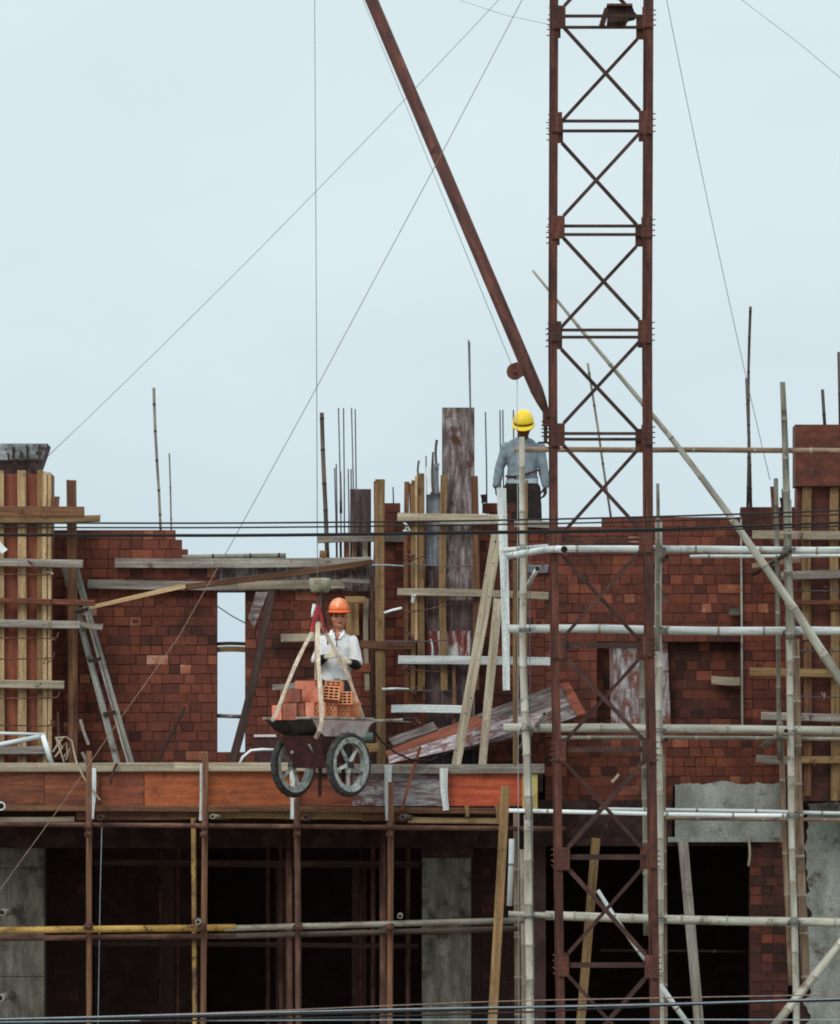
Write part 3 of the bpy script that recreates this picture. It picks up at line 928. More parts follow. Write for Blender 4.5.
# dark leaning plank with a grey upper face
plank('leaning_board', 271, 592, 232, 764, 8.5, .5, .05, darkw, 'dark wet board leaning across the narrow opening', 'plank', Y2=.0, warp=.03)
slab('leaning_board', [P(256, 592, .46), P(268, 592, .46), P(254, 628, .36), P(248, 618, .36)], .02, plyGrey, 'short grey board end at the top of the dark leaning board', 'plank')
# pair of long pale boards leaning left
e_ = empty('leaning_shutter', P(118, 765, .4), 'pair of long pale weathered boards joined by cleats leaning against the left wall', 'boards')
plank('board', 64.5, 567, 118, 765, 6.5, .72, .03, greenw, parent=e_, Y2=.35, warp=.005)
plank('board', 76.5, 567, 133, 765, 4, .70, .03, greenw, parent=e_, Y2=.33, warp=.005)
plank('board', 72.8, 567, 128.7, 765, 2.4, .69, .03, greyw, parent=e_, Y2=.32, warp=.005)
for y in (659, 713, 610):
    x = 64 + (y - 567) * .273
    plank('cleat', x - 1, y + 2, x + 12, y - 1, 3.5, .4, .03, darkw, parent=e_)
plank('brown_rod', 157, 763, 184.5, 707, 3.2, .5, .03, darkw, 'short dark stick leaning on the brick wall beside the narrow opening', 'stick')

# thin bamboo against the sky, left
pole('bamboo_pole', 160.8, 535, 154, 388, 2.6, 1.3, bambooG, 'thin dark bamboo stick rising above the left brick wall', d2=3, node=nodeD, step=.3)
pole('bamboo_pole', 171, 535, 169, 453, 1.6, 1.3, bambooG, 'very thin short stick beside the tallest stick above the left wall', node=nodeD, step=.3)
pole('bamboo_pole', 327.3, 565, 321.8, 413, 4.6, 1.15, bambooD, 'dark bamboo stick leaning left of the starter bars', d2=4.2, node=nodeD, step=.3)
pole('bamboo_pole', 341, 514, 340.5, 472, 3, 1.0, bambooD, 'short tapering bamboo stub among the starter bars', d2=1.2, node=nodeD, step=.3)

# ------------------------------------------------------------------ column formwork between hoist and centre
F2 = empty('column_formwork', P(355, 560, 1.0), 'small dark column form with starter bars above the lintel', 'formwork')
panel('panel', 350, 489, 371, 560, 1.02, .02, plyDark, parent=F2)
bm = bmesh.new(); a = P(371, 560, 1.02); b = P(371, 489, 1.02); box(bm, (a.x - .018, 1.045, a.z), (a.x, 1.3, b.z)); link('panel', bm, plyDark, F2)
for x, m in ((347.5, plyBrown), (354.5, ochre), (366, pale), (340.5, darkw)):
    plank('batten', x, 541 if x < 350 else 538, x, 560, 5 if x > 342 else 2.5, .97, .03, m, parent=F2)
plank('waler', 317.5, 539, 405, 538.5, 8, .86, .06, greyw, parent=F2)
plank('block', 320, 554, 325.8, 554.3, 7, .9, .06, ochre, parent=F2)

# tall ochre post and its neighbours
plank('timber_post', 380.2, 480, 381.5, 768, 9.6, .45, .08, ochre, 'tall yellow brown timber post right of the worker in the white shirt', 'post')
plank('timber_post', 375.5, 482, 375, 560, 3.5, .62, .06, brownw, 'short brown post hugging the tall yellow brown post', 'post')
plank('short_batten', 280.5, 638, 323, 637.5, 8, .75, .05, pale, 'short pale board fixed to the bricks behind the left sling', 'plank')
plank('short_batten', 272.5, 687.5, 305, 684, 6, .7, .05, greyw, 'short grey board behind the left end of the brick load', 'plank')
plank('short_batten', 361, 644, 414, 645.5, 8, .4, .05, brownw, 'brown board crossing the tall yellow brown post', 'plank')
plank('short_batten', 345, 600, 366, 600.5, 7, .62, .05, ochre, 'ochre board end beside the orange helmet', 'plank')
plank('short_batten', 352.5, 602, 353, 635, 13, .8, .04, ochre, 'upright ochre board behind the orange helmet', 'plank')
plank('short_batten', 366.5, 598, 367.5, 690, 5, .78, .04, pale, 'pale upright strip between the worker and the tall post', 'plank')
plank('short_batten', 372, 575, 373, 768, 4, .7, .04, darkw, 'dark upright strip left of the tall post', 'plank')
plank('short_batten', 357, 668, 372, 668, 9, .76, .04, plyRed, 'reddish block behind the black sleeve', 'block')
for y1, y2, x1, x2, m, lab in ((565, 566, 372, 404, wireG, 'thin grey tie wire crossing at the top of the tall post'), (613, 608, 384, 402, whitepaint, 'pale twisted wire ends near the upper tall post'), (689, 689.5, 382, 409, whitepaint, 'pale thin rod below the middle of the tall post'), (721, 721, 362, 411, whitepaint, 'pale rod lying level with the wheelbarrow rim')):
    wire('tie_rod', [P(x1, y1, .3), P((x1 + x2) / 2, (y1 + y2) / 2 - .5, .3), P(x2, y2, .3)], .015 if m is wireG else .026, m, lab, 'rod')

# ------------------------------------------------------------------ centre column formwork
F3 = empty('column_formwork', P(440, 765, .5), 'centre column formwork with a tall purple grey panel and rough battens', 'formwork')
panel('panel', 442, 407.5, 474.5, 766, .56, .03, plyGrey, parent=F3)
bm = bmesh.new(); a = P(474.5, 766, .56); b = P(474.5, 407.5, .56); box(bm, (a.x - .02, .595, a.z), (a.x, .88, b.z)); link('panel', bm, plyGrey, F3)
panel('panel', 426, 492, 441, 766, .58, .03, steelBlue, parent=F3)['label'] = 'narrow blue grey panel'
panel('panel', 426, 566, 441.5, 766, .57, .012, plyDark, parent=F3)
panel('panel', 442.5, 600, 473, 766, .548, .012, plyDark, parent=F3)
panel('panel', 404, 560, 425.5, 766, .60, .02, plyBrown, parent=F3)
# white washed splashes
panel('panel', 426.5, 631, 470, 657, .54, .012, M('white streaked red board', [(.36, (84, 36, 32)), (.47, (104, 48, 42)), (.53, (160, 160, 158)), (.7, (184, 192, 194))], (12, 12, 2.0), rough=.8), parent=F3)['label'] = 'red board with white drips'
for x, y0, y1, w_, m, lab in ((410.4, 484, 720, 2.5, brownw, 0), (424, 560, 700, 3, brownw, 0), (431, 640, 656, 2, whitew, 0), (453, 660, 766, 3.5, brownw, 0), (407, 482, 690, 5, brownw, 0), (413.5, 481, 690, 4.5, ochre, 0), (420.5, 474, 690, 7.5, ochre, 0), (416.5, 476, 640, 3, pine, 0), (444, 475, 690, 7, ochre, 0), (474.5, 476, 690, 7, brownw, 0)):
    plank('batten', x, y0, x + R.uniform(-1, 1.5), y1, w_, .47 + R.uniform(-.02, .02), .05, m, parent=F3, warp=.02)
for x, y0, y1, w_, m in ((428.5, 466, 494, 4, whitepaint), (437, 463, 494, 5, steelBlue), (433, 452, 494, 2, bambooD), (436.8, 440, 470, 2.6, bambooD), (419, 461, 480, 2, bambooD)):
    plank('stub', x, y0, x, y1, w_, .52, .03, m, parent=F3)
for a in ((397.5, 517, 500, 519, 8.5, pale), (440, 522.5, 500, 523, 4, greyw), (397.5, 592, 548, 596, 7.5, pale), (398, 660, 550, 661.5, 8.5, whitew), (391, 709, 462, 709.5, 8, whitew)):
    plank('waler', *a[:5], .38, .06, a[5], parent=F3, warp=.01)
for i, (x1, y1, x2, y2) in enumerate(((404, 564, 478, 566), (400, 613, 452, 604), (386, 641, 452, 640), (400, 668, 450, 672), (384, 688, 452, 691), (404, 560, 425, 556))):
    wire('tie_rod', [P(x1, y1, .3), P((x1 + x2) / 2, (y1 + y2) / 2 + 1.2, .28), P(x2, y2, .3)], .013, rust if i % 2 else rebarM, parent=F3)
for x, y in ((410, 560), (409, 528), (412, 637), (408, 671), (414, 690), (411, 600), (416, 720)):
    bm = bmesh.new()
    c = P(x, y, .3)
    pts = [c + Vector((R.uniform(-.06, .06), R.uniform(-.04, .04), R.uniform(-.06, .06))) for _ in range(7)]
    tube(bm, pts, .009, 5)
    link('wire_tie', bm, rust if R.random() < .6 else whitepaint, F3)
plank('block', 483.5, 495, 484, 503, 6, .95, .08, darkw, parent=F3)

# brick course behind grey shirt worker
# ------------------------------------------------------------------ boards near the centre
plank('raking_strut', 497, 534, 456, 766, 11.5, .1, .05, pale, 'nail marked pale strut leaning on the centre formwork', 'strut', 'pale raking struts right of the centre column', Y2=-.5, w2=9.5, nails=12)
plank('raking_strut', 498, 600, 482.5, 766, 9.5, -.05, .05, pale, 'shorter smooth pale strut beside the nail marked strut', 'strut', 'pale raking struts right of the centre column', Y2=-.5, w2=8)

# heap of used shuttering sheets
ZQ = [('used_sheet', [(436, 730, .5), (560, 683, .7), (578, 716, .3), (500, 741, .1), (440, 755, .1)], plyGrey, 'large purple grey sheet on top of the heap of used sheets'),
      ('used_sheet', [(385, 751, .05), (476, 716, .15), (500, 728, .0), (470, 742, -.02), (387, 757, -.02)], plyRed, 'red strip of sheet in the middle of the heap'),
      ('used_sheet', [(388, 757, -.12), (495, 722, -.05), (546, 712, 0), (540, 722, -.12), (470, 746, -.2), (389, 763.5, -.2)], plyWhite, 'pale cement smeared sheet at the front of the heap'),
      ('used_sheet', [(388, 738, .3), (433, 721.5, .35), (438, 729, .2), (393, 745, .15)], plyGrey, 'small grey board lying at the upper left of the heap'),
      ('used_sheet', [(560, 684, .66), (569, 682, .66), (586, 713, .2), (577, 716, .2)], plyRed, 'red edged strip along the right side of the heap')]
for nm, pts, m, lab in ZQ:
    slab(nm, [P(*p) for p in pts], .02, m, lab, 'sheet', 'heap of used shuttering sheets')
# panel leaning in the recess
slab('leaning_sheet', [P(609, 637, 1.0), P(667, 636, 1.0), P(671, 728, .93), P(611, 728, .93)], .02, plyWhite, 'tall cement smeared sheet leaning in the dark brick recess', 'sheet', frame=axis_frame(P(640, 728, .93), P(639, 637, 1.0)))
plank('short_batten', 711.5, 680, 744, 681.5, 8.5, .97, .05, pale, 'short pale board fixed inside the brick recess', 'plank')
plank('short_batten', 729, 612, 742, 612, 7, .85, .04, concM, 'small grey block high on the right brick wall', 'block')
plank('short_batten', 741, 517, 742.5, 728, 1.8, .74, .02, plasterM, 'thin pale strip down the left edge of the brick pilaster', 'strip')
plank('shim', 527.5, 568, 548, 568.5, 8, .86, .03, steelBlue, 'small blue grey sheet on the bricks beside the scaffold', 'sheet')

# ------------------------------------------------------------------ right column formwork
F4 = empty('column_formwork', P(820, 800, .2), 'right column formwork with a plain dark red board box on top', 'formwork')
bm = bmesh.new(); a = P(795, 486, .06); b = P(930, 424.5, .06); box(bm, (a.x, .06, a.z), (b.x, .6, b.z)); link('board_box', bm, plyMaroon, F4)
panel('panel', 797, 486, 930, 801, .2, .03, plyMaroon, parent=F4)
bm = bmesh.new(); a = P(797, 801, .2); b = P(797, 487, .2); box(bm, (a.x, .235, a.z), (a.x + .02, .77, b.z)); link('panel', bm, plyBrown, F4)
for x, y0, y1, w_, m in ((807, 487, 640, 9, ochre), (807.5, 641, 796, 8, brownw), (834.5, 487, 610, 9, ochre), (835, 611, 800, 9, ochre), (862, 487, 800, 9, pine)):
    plank('batten', x, y0, x, y1, w_, .14, .05, m, parent=F4, warp=.008)
for a in ((752, 535, 930, 535.5, 8.5, pale), (781, 576, 930, 571, 8.5, greyw), (790, 602, 930, 602, 4, plyBrown), (750, 672, 930, 674, 8.5, ochre), (761, 716, 930, 719.5, 8, greyw), (756, 759, 801, 760, 8, greyw), (801.5, 760, 930, 760, 7, ochre), (797, 735, 930, 737, 5, brownw)):
    plank('waler', *a[:5], .05, .07, a[5], parent=F4, warp=.008)
for y in (590, 628, 650, 696):
    wire('tie_rod', [P(790, y, .0), P(840, y + 1.5, .0), P(930, y + 1, .0)], .012, rebarM, parent=F4)
plank('post', 772.5, 487, 774, 545, 5, .3, .05, brownw, parent=F4)
plank('stub', 781, 498, 781.5, 515, 3, .4, .03, darkw, parent=F4)
pole('bamboo_pole', 825, 428, 822.5, 389.5, 3.4, .35, bambooD, 'short brown stub standing on the red board box', node=nodeD)
pole('bamboo_pole', 840.5, 428, 838.5, 352, 3, .35, bambooD, 'thin dark pole at the right edge above the red board box', node=nodeD)
plank('cross_piece', 753, 566, 800, 560, 5, -.4, .04, bambooB, 'short brown stick tied behind the tall right bamboo pole', 'stick', Y2=-.6)

ties(F4, ((802, 590), (812, 628), (806, 650), (826, 696), (834, 650), (800, 716), (812, 718), (812, 762), (800, 537), (828, 590)), -.02)
# ------------------------------------------------------------------ bamboo scaffold, right bay
SB = 'bamboo scaffold poles'
def vpole(*a, ties=(), **kw):
    o = pole('bamboo_pole', *a, **kw)
    for (x, y) in ties: lashing(o, x, y, kw.get('Y', a[5]) if False else a[5], r=.055)
    return o


vpole(522, 437, 528.5, 820, 5.8, -2.15, bambooV, 'long pale upright pole crossing in front of the worker in grey', group=SB, ties=((523, 549), (525, 630), (526.5, 730)), mid=[(522.8, 640)], d2=8.5, step=.42)
vpole(529, 815, 532.5, 1519, 9, -2.0, bambooV, 'pale upright pole continuing below the yellow end board', group=SB, ties=((530, 918),))
plank('white_batten', 501.5, 488, 506.5, 690, 9.5, -1.8, .04, whitew, 'white painted batten standing beside the pale upright pole', 'batten', w2=7)
plank('thin_batten', 515, 560, 515.5, 764, 4.5, -1.5, .04, ochre, 'thin ochre batten between the white batten and the pale pole', 'batten')
plank('thin_batten', 526.5, 480, 526, 690, 2.4, -1.4, .03, ochre, 'very thin ochre strip just right of the pale upright pole', 'batten')
vpole(657.5, 483, 657.5, 652, 3.4, -2.1, bambooG, 'thin grey bamboo pole rising behind the right mast leg', group=SB, d2=4.6)
vpole(658.5, 520, 662, 1519, 7, -2.0, bambooV, 'pale bamboo pole just right of the mast', group=SB, ties=((659, 549), (659, 630), (659.5, 730), (660, 920)), mid=[(660.5, 1000)])
vpole(664, 755, 668, 1519, 4, -1.85, bambooB, 'thin brown bamboo pole hugging the pale pole beside the mast', group=SB, mid=[(665.5, 1000)])
vpole(642, 640, 647, 935, 6.5, -1.4, bambooG, 'grey pole standing behind the right mast leg', group=SB, mid=[(644, 760)])
vpole(783, 382, 791, 640, 5.6, -2.1, bambooG, 'tall grey bamboo pole at the right, sticking up into the sky', group=SB, d2=9.5, ties=((788.5, 549),))
vpole(788, 500, 800, 1519, 7, -2.0, bambooV, 'pale bamboo pole running down the right side', group=SB, mid=[(790, 790), (795.5, 1000)], ties=((789, 633), (790, 730), (793, 815), (794, 923)))
vpole(795, 640, 806, 985, 9, -1.75, bambooB, 'thick brown pole beside the pale right pole', group=SB, mid=[(798, 790)])
vpole(776, 479, 779.5, 760, 4.6, -1.6, bambooG, 'thin grey pole left of the tall right pole', group=SB)
vpole(780, 720, 790, 985, 5.5, -1.5, bambooB, 'brown pole left of the thick brown pole', group=SB)
vpole(747.5, 508, 750.5, 307, 2.8, -.2 + 1.4, bambooD, 'tall thin dark bamboo stick above the right wall', node=nodeD, group=SB, step=.3)
vpole(750.5, 508, 747, 378, 3.2, 1.25, bambooD, 'shorter dark bamboo stick crossing the tall thin one', node=nodeD, group=SB, step=.3)
vpole(612, 520, 588, 363, 2.4, 1.4, bambooG, 'thin slanting bamboo stick seen through the mast', group=SB, node=nodeD, step=.3)
# horizontals
def hpole(x1, y1, x2, y2, d, Y, m, lab, **kw): return pole('bamboo_ledger', x1, y1, x2, y2, d, Y, m, lab, 'bamboo pole', 'horizontal scaffold poles', step=.55, **kw)


hpole(514, 449, 930, 451.5, 5.6, -2.0, bambooB, 'brownish topmost horizontal pole across the sky')
hpole(503, 550, 548, 546.5, 5, -1.9, bambooM, 'short pale horizontal pole behind the raised stub')
hpole(509, 555.5, 563, 549.5, 7, -2.6, whitew, 'bent pale horizontal stub reaching over the mast leg', Y2=-4.75, mid=[(545, 549.5)])
hpole(562, 549, 930, 550, 7.4, -1.95, bambooM, 'pale horizontal pole below the overhead cables')
hpole(690, 556.5, 930, 554, 3.5, -1.7, bambooM, 'thin pale horizontal pole just under the pole below the cables')
hpole(509, 629, 930, 632, 8.6, -1.95, whitew if False else bambooM, 'thick white horizontal pole at the height of the worker in white')
hpole(503, 727, 930, 732, 9, -1.95, bambooV, 'thick pale horizontal pole across the heap of used sheets')
hpole(560, 737.5, 930, 739.5, 4, -1.6, bambooG, 'thin grey horizontal pole under the thick pole at the heap')
hpole(508, 811, 790, 816, 4.2, -1.95, whitepaint, 'thin white horizontal pole over the dark right bays')
hpole(600, 809, 930, 814, 3.6, -1.7, whitepaint, 'thinner white pole close above the thin white pole')
hpole(660, 818, 930, 821, 3.4, -1.5, bambooB, 'thin brown pole close below the thin white pole')
hpole(508, 914, 552, 915, 6, -1.95, bambooV, 'pale horizontal pole end left of the mast at the lowest lift')
hpole(545, 916, 930, 925, 9, -1.9, bambooV, 'thick pale horizontal pole across the dark doorways')
hpole(600, 950, 752, 952, 3, 2.4, bambooD, 'thin dim pole deep inside the dark doorway')
# diagonals
pole('bamboo_brace', 532, 271, 850, 696, 2.4, -2.5, bambooV, 'very long diagonal bamboo brace from the sky down to the right edge', 'bamboo pole', 'diagonal bamboo braces', d2=10, step=.5, mid=[(665, 430), (727.5, 512), (794, 608)], wob=.004)
pole('bamboo_brace', 850, 932, 770, 1032, 8.5, -2.4, bambooV, 'pale diagonal brace at the lower right corner', 'bamboo pole', 'diagonal bamboo braces')
pole('bamboo_brace', 598, 890, 645, 960, 4, -2.5, bambooM, 'thin pale diagonal stick crossing inside the mast', 'bamboo pole', 'diagonal bamboo braces', mid=[(620, 924)])
pole('bamboo_brace', 660, 984, 700, 1040, 5.5, -2.5, bambooM, 'short pale diagonal pole right of the mast foot', 'bamboo pole', 'diagonal bamboo braces')
pole('bamboo_stub', 570 - 42, 584, 537, 568.5, 4.5, -1.6, bambooM, 'short pale stub slanting up beside the pale upright pole', 'bamboo pole', Y2=-2.4)
putlog(544.5, 714, greypipe, 'dark ended pipe above the heap of used sheets', Ya=-2.6, Yb=.6, d=4.5, dx=-.35, dz=-.5)
putlog(786, 731, greypipe, 'pale round pipe end on the tall right pole', Ya=-2.5, Yb=.6, d=6.5, dx=-.12, dz=-.12)
putlog(667, 557, bambooD, 'dark hollow pipe end right of the mast below the cables', Ya=-2.4, Yb=.7, d=6, dx=-.1)
putlog(666, 740, bambooD, 'dark hollow pipe end right of the mast by the heap', Ya=-2.4, Yb=.7, d=5, dx=-.1)
putlog(790, 551.5, bambooD, 'dark hollow pipe end on the tall right pole below the cables', Ya=-2.5, Yb=.6, d=5, dx=-.22, dz=-.1)
# props in front and inside the right bays
plank('raking_prop', 505.5, 786, 488, 1100, 9, -1.75, .06, ochre, 'yellow brown prop leaning in front of the deck corner', 'prop', w2=9.5)
pole('bamboo_prop', 516, 812, 520, 1519, 6.5, -1.2, bambooB, 'brown bamboo prop behind the deck corner', 'bamboo pole', mid=[(518, 1010)])
pole('bamboo_prop', 511.5, 838, 509, 906, 5.5, -1.4, whitepaint, 'short bluish white pipe piece hanging at the deck corner', 'pipe')
pole('bamboo_prop', 522, 850, 527, 1519, 5, -1.0, pale, 'thin pale prop close to the long pale upright', 'bamboo pole', mid=[(524.5, 1010)])
plank('raking_prop', 596, 838, 574, 1100, 9, .3, .07, ochre, 'yellow brown prop standing in the dark bay behind the mast', 'prop')
plank('raking_prop', 683, 842, 705, 1100, 10, .3, .07, greyw, 'grey timber prop leaning in the dark doorway right of the mast', 'prop')
plank('door_strip', 748.5, 838, 748.5, 866, 2.5, .7, .03, pale, 'short pale strip at the top of the doorway edge', 'strip')
plank('wood_offcut', 612, 782, 619, 774, 3, .8, .03, pale, 'small pale offcut stuck on the brick band behind the mast', 'offcut')

# ------------------------------------------------------------------ white bracket and cable tangle, lower left
e_ = empty('steel_bracket', P(50, 765, -.7), 'white painted folded steel bracket on the deck at the left', 'bracket')
pipe('arm', -60, 731.5, 45, 734.5, 3.2, -.6, whitepaint, parent=e_)
pipe('arm', -60, 757, 40, 736.5, 5, -.7, whitepaint, parent=e_)
pipe('leg', 42.5, 735, 52.5, 766, 5.5, -.7, whitepaint, parent=e_)
bm = bmesh.new()
for st in (((55, 738), (66, 737), (72, 741), (74, 752), (77, 764), (84, 778), (92, 790), (100, 800)), ((53, 752), (58, 744), (63, 738)), ((56, 738), (60, 750), (64, 762)), ((61, 750), (66, 742), (68, 756)), ((55, 757), (62, 748), (58, 739)), ((64, 757), (70, 748), (66, 760))):
    tube(bm, [P(x, y, -1.22 if i > 3 and len(st) > 5 else -.75) for i, (x, y) in enumerate(st)], .009, 5)
o = link('cable_tangle', bm, pale); tag(o, 'tangled pale cable spilling over the deck edge beside the white bracket', 'cable')
plank('splinter', 80.5, 720, 88.5, 745, 3, -.3, .02, greyw, 'thin grey splinter standing near the left boards', 'stick')
plank('splinter', 82, 752, 87, 764, 3, -.3, .02, greyw, 'short grey splinter end on the deck near the left post', 'stick')
plank('splinter', 58, 713, 58.5, 738, 2.2, -.2, .02, rust, 'thin rusty rod standing beside the left formwork', 'stick')
plank('splinter', 117.5, 763, 110, 785, 2.6, -1.13, .02, darkw, 'small dark stick hanging over the left deck edge', 'stick')
plank('splinter', 420, 747, 402, 810, 3, -1.15, .03, plyBrown, 'dark rod leaning over the cement smeared panel', 'stick')
# things on the deck behind the barrow
e_ = empty('toolbox', P(268, 765, -.2), 'dark box on the deck behind the left wheel', 'box')
bm = bmesh.new(); a = P(254, 766, -.2); b = P(290, 737, -.2); box(bm, (a.x, -.2, a.z), (b.x, .25, b.z)); link('body', bm, chassM, e_)
bm = bmesh.new(); a = P(254, 737, -.22); b = P(276, 734.5, -.22); box(bm, (a.x, -.22, a.z), (b.x, .25, b.z)); link('lid', bm, trayP, e_)
wire('bent_tube', [P(239, 765, -.5), P(243, 757, -.5), P(251, 750.5, -.5), P(262, 749.5, -.5), P(280, 750, -.45)], .03, whitepaint, 'bent white tube in front of the dark box', 'tube')
wire('black_hose', [P(366, 716, -1.3), P(372, 727, -1.3), P(381, 741, -1.25), P(396, 753, -1.25), P(412, 760, -1.2), P(430, 761, -1.1), P(437, 757, -.9)], .022, wireM, 'black hose drooping from the wheelbarrow handle to the deck', 'hose')
bm = bmesh.new(); a = P(0, 0, -.9)
c = P(367, 738, -.9)
tube(bm, [c + Vector((-.06, 0, 0)), c + Vector((.06, 0, 0))], .055, 12)
tube(bm, [c + Vector((0, 0, .03)), c + Vector((0, 0, .09))], .02, 8)
tag(link('winch_drum', bm, drum), 'small dull green canister behind the wheelbarrow handle', 'canister')
plank('timber_block', 360, 748, 378, 748, 9, -.6, .08, ochre, 'ochre block on the deck right of the right wheel', 'block')

# ------------------------------------------------------------------ lattice mast
nodesY = [-193, -88, 16, 121, 226, 330, 433.5, 539.5, 645.5, 749.5, 857, 965, 1073, 1181, 1289, 1397, 1505]
def mcx(y):
    t = [(-300, 602.3), (16, 602.3), (330, 601), (540, 602), (650, 603), (760, 605.5), (860, 606.5), (1000, 608.5), (1520, 618)]
    for (a, b), (c, d) in zip(t, t[1:]):
        if y <= c: return b + (d - b) * (y - a) / (c - a)
    return 618
MYF, MYB = -4.0, -3.0
MAST = empty('lattice_mast', P(618, 1519, -3.5), 'tall rust red lattice hoist mast with crossed bracing', 'mast')
HW = 46.6 * K(-3.5)


def mp3(side, y, front):
    """point on a mast chord: side -1/+1, y pixel of that height on the front face"""
    p = P(mcx(y), y, MYF)
    return Vector((p.x + side * HW, MYF if front else MYB, p.z))


def lchord(side, front):
    bm = bmesh.new()
    ys = [-193] + nodesY[1:] + [1519]
    w_, t_ = .058, .010
    sx, sy = side, (-1 if front else 1)
    for a, b in zip(ys, ys[1:]):
        if b <= a: continue
        pa, pb = mp3(side, a, front), mp3(side, b, front)
        for (x0, x1, y0, y1) in ((-w_ * sx, 0, 0, -t_ * sy), (0, t_ * sx, -w_ * sy, -t_ * sy * 0)):
            vs = []
            for p in (pa, pb):
                for dx, dy in ((x0, y0), (x1, y0), (x1, y1), (x0, y1)):
                    vs.append(bm.verts.new(p + Vector((dx + sx * .030, dy + sy * .030, 0))))
            for i in range(4): face(bm, (vs[i], vs[(i + 1) % 4], vs[4 + (i + 1) % 4], vs[4 + i]))
            face(bm, vs[:4]); face(bm, vs[4:])
    bmesh.ops.recalc_face_normals(bm, faces=bm.faces)
    return link('leg', bm, mastM, MAST, Matrix.Translation(mp3(side, 1519, front)))


for s_ in (-1, 1):
    for fr in (True, False): lchord(s_, fr)


def angle_bar(name, p1, p2, w_, m=mastD, off=0, nrm='y'):
    bm = bmesh.new()
    f = axis_frame(p1, p2)
    L = (p2 - p1).length
    box(bm, (-w_ / 2, -.004 + off, 0), (w_ / 2, .004 + off, L), 0, f)
    box(bm, (w_ / 2 - .006, .004 + off, 0), (w_ / 2, .004 + off + w_, L), 0, f)
    return link(name, bm, m, MAST, f)


for i, y in enumerate(nodesY):
    y2 = nodesY[i + 1] if i + 1 < len(nodesY) else None
    big_left = (i % 2 == 0)
    for fr in (True, False):
        YY = MYF if fr else MYB
        a, b = mp3(-1, y, fr), mp3(1, y, fr)
        low = y > 600
        if not low or fr:
            angle_bar('crossbar', a, b, .028 if not low else .05, off=-.008 if fr else .008)
        if y2:
            up = (i % 2 == 0) == fr   # alternate the direction of the bracing between bays and faces
            c0 = (mp3(-1, y + 12, fr), mp3(1, y2 - 10, fr)) if up else (mp3(1, y + 12, fr), mp3(-1, y2 - 10, fr))
            c0 = [q_ + Vector(((-1 if q_.x > P(mcx(y), y, MYF).x else 1) * .085, 0, 0)) for q_ in c0]
            angle_bar('brace', c0[0], c0[1], .034 if not low else (.042 if fr else .034), off=-.02 if fr else .02)
        for s_ in (-1, 1):
            c = mp3(s_, y + (1 if fr else 0), fr)
            bigger = (s_ < 0) == (big_left == fr)
            gw = .12 if bigger else .085
            bm = bmesh.new()
            sy = -1 if fr else 1
            xo = c.x + s_ * .034
            xi = c.x - s_ * gw * .8
            hz = .115 if bigger else .10
            yy = c.y + sy * .052
            box(bm, (min(xo, xi), yy - .006, c.z - hz), (max(xo, xi), yy + .006, c.z + hz * .9))
            nf = len(bm.faces)
            for k in range(4):
                zz = c.z - hz * .8 + k * hz * .5
                q = Vector((c.x + s_ * .036, c.y + R.uniform(-.03, .03), zz))
                tube(bm, [q - Vector((s_ * .01, 0, 0)), q + Vector((s_ * .03, 0, R.uniform(-.004, .006)))], .006, 5)
                for xx in (xo * .7 + xi * .3, xo * .25 + xi * .75):
                    q = Vector((xx, yy + sy * .004, zz))
                    tube(bm, [q, q + Vector((0, sy * .012, 0))], .007, 6)
            bm.faces.ensure_lookup_table()
            for f_ in bm.faces[nf:]: f_.material_index = 1
            link('gusset_plate', bm, [mastM, boltM], MAST)
    for s_ in (-1, 1):   # side faces
        a, b = mp3(s_, y, True), mp3(s_, y, False)
        bm = bmesh.new(); tube(bm, [a, b], .014, 5); link('side_crossbar', bm, mastD, MAST)
        if y2:
            c0 = (mp3(s_, y + 10, i % 2 == 0), mp3(s_, y2 - 10, i % 2 == 1))
            bm = bmesh.new(); tube(bm, list(c0), .013, 5); link('side_brace', bm, mastD, MAST)

# dark boxy fitting near the mast top
e_ = empty('floodlight', P(615, 29, -3.5), 'dark rusty boxy lamp housing sitting on the top crossbars of the mast', 'lamp')
bm = bmesh.new()
A_ = [P(608, 4, -3.75), P(632, 4, -3.75), P(633, 8, -3.75), P(636, 15.5, -3.75), P(629, 17, -3.75), P(627, 21, -3.75), P(607.5, 22, -3.75), P(608.5, 8, -3.75)]
fr_ = [bm.verts.new(p) for p in A_]; bk = [bm.verts.new(p + Vector((0, .42, -.0))) for p in A_]
face(bm, fr_); face(bm, bk[::-1])
for i in range(len(A_)): face(bm, (fr_[i], bk[i], bk[(i + 1) % len(A_)], fr_[(i + 1) % len(A_)]))
bmesh.ops.recalc_face_normals(bm, faces=bm.faces)
link('housing', bm, darkw, e_)
bm = bmesh.new(); a = P(607, 5.5, -3.82); b = P(632.5, 3.4, -3.82); box(bm, (a.x, -3.82, a.z), (b.x, -3.3, b.z)); link('top_plate', bm, rust, e_)
for pts in (((606, 8), (600, 27)), ((608, 8), (603, 26)), ((618, 22), (618, 28)), ((624, 21), (622, 28)), ((602, 27), (606, 27))):
    bm = bmesh.new(); tube(bm, [P(pts[0][0], pts[0][1], -3.6), P(pts[1][0], pts[1][1], -3.6)], .016, 6); link('bracket', bm, rust, e_)

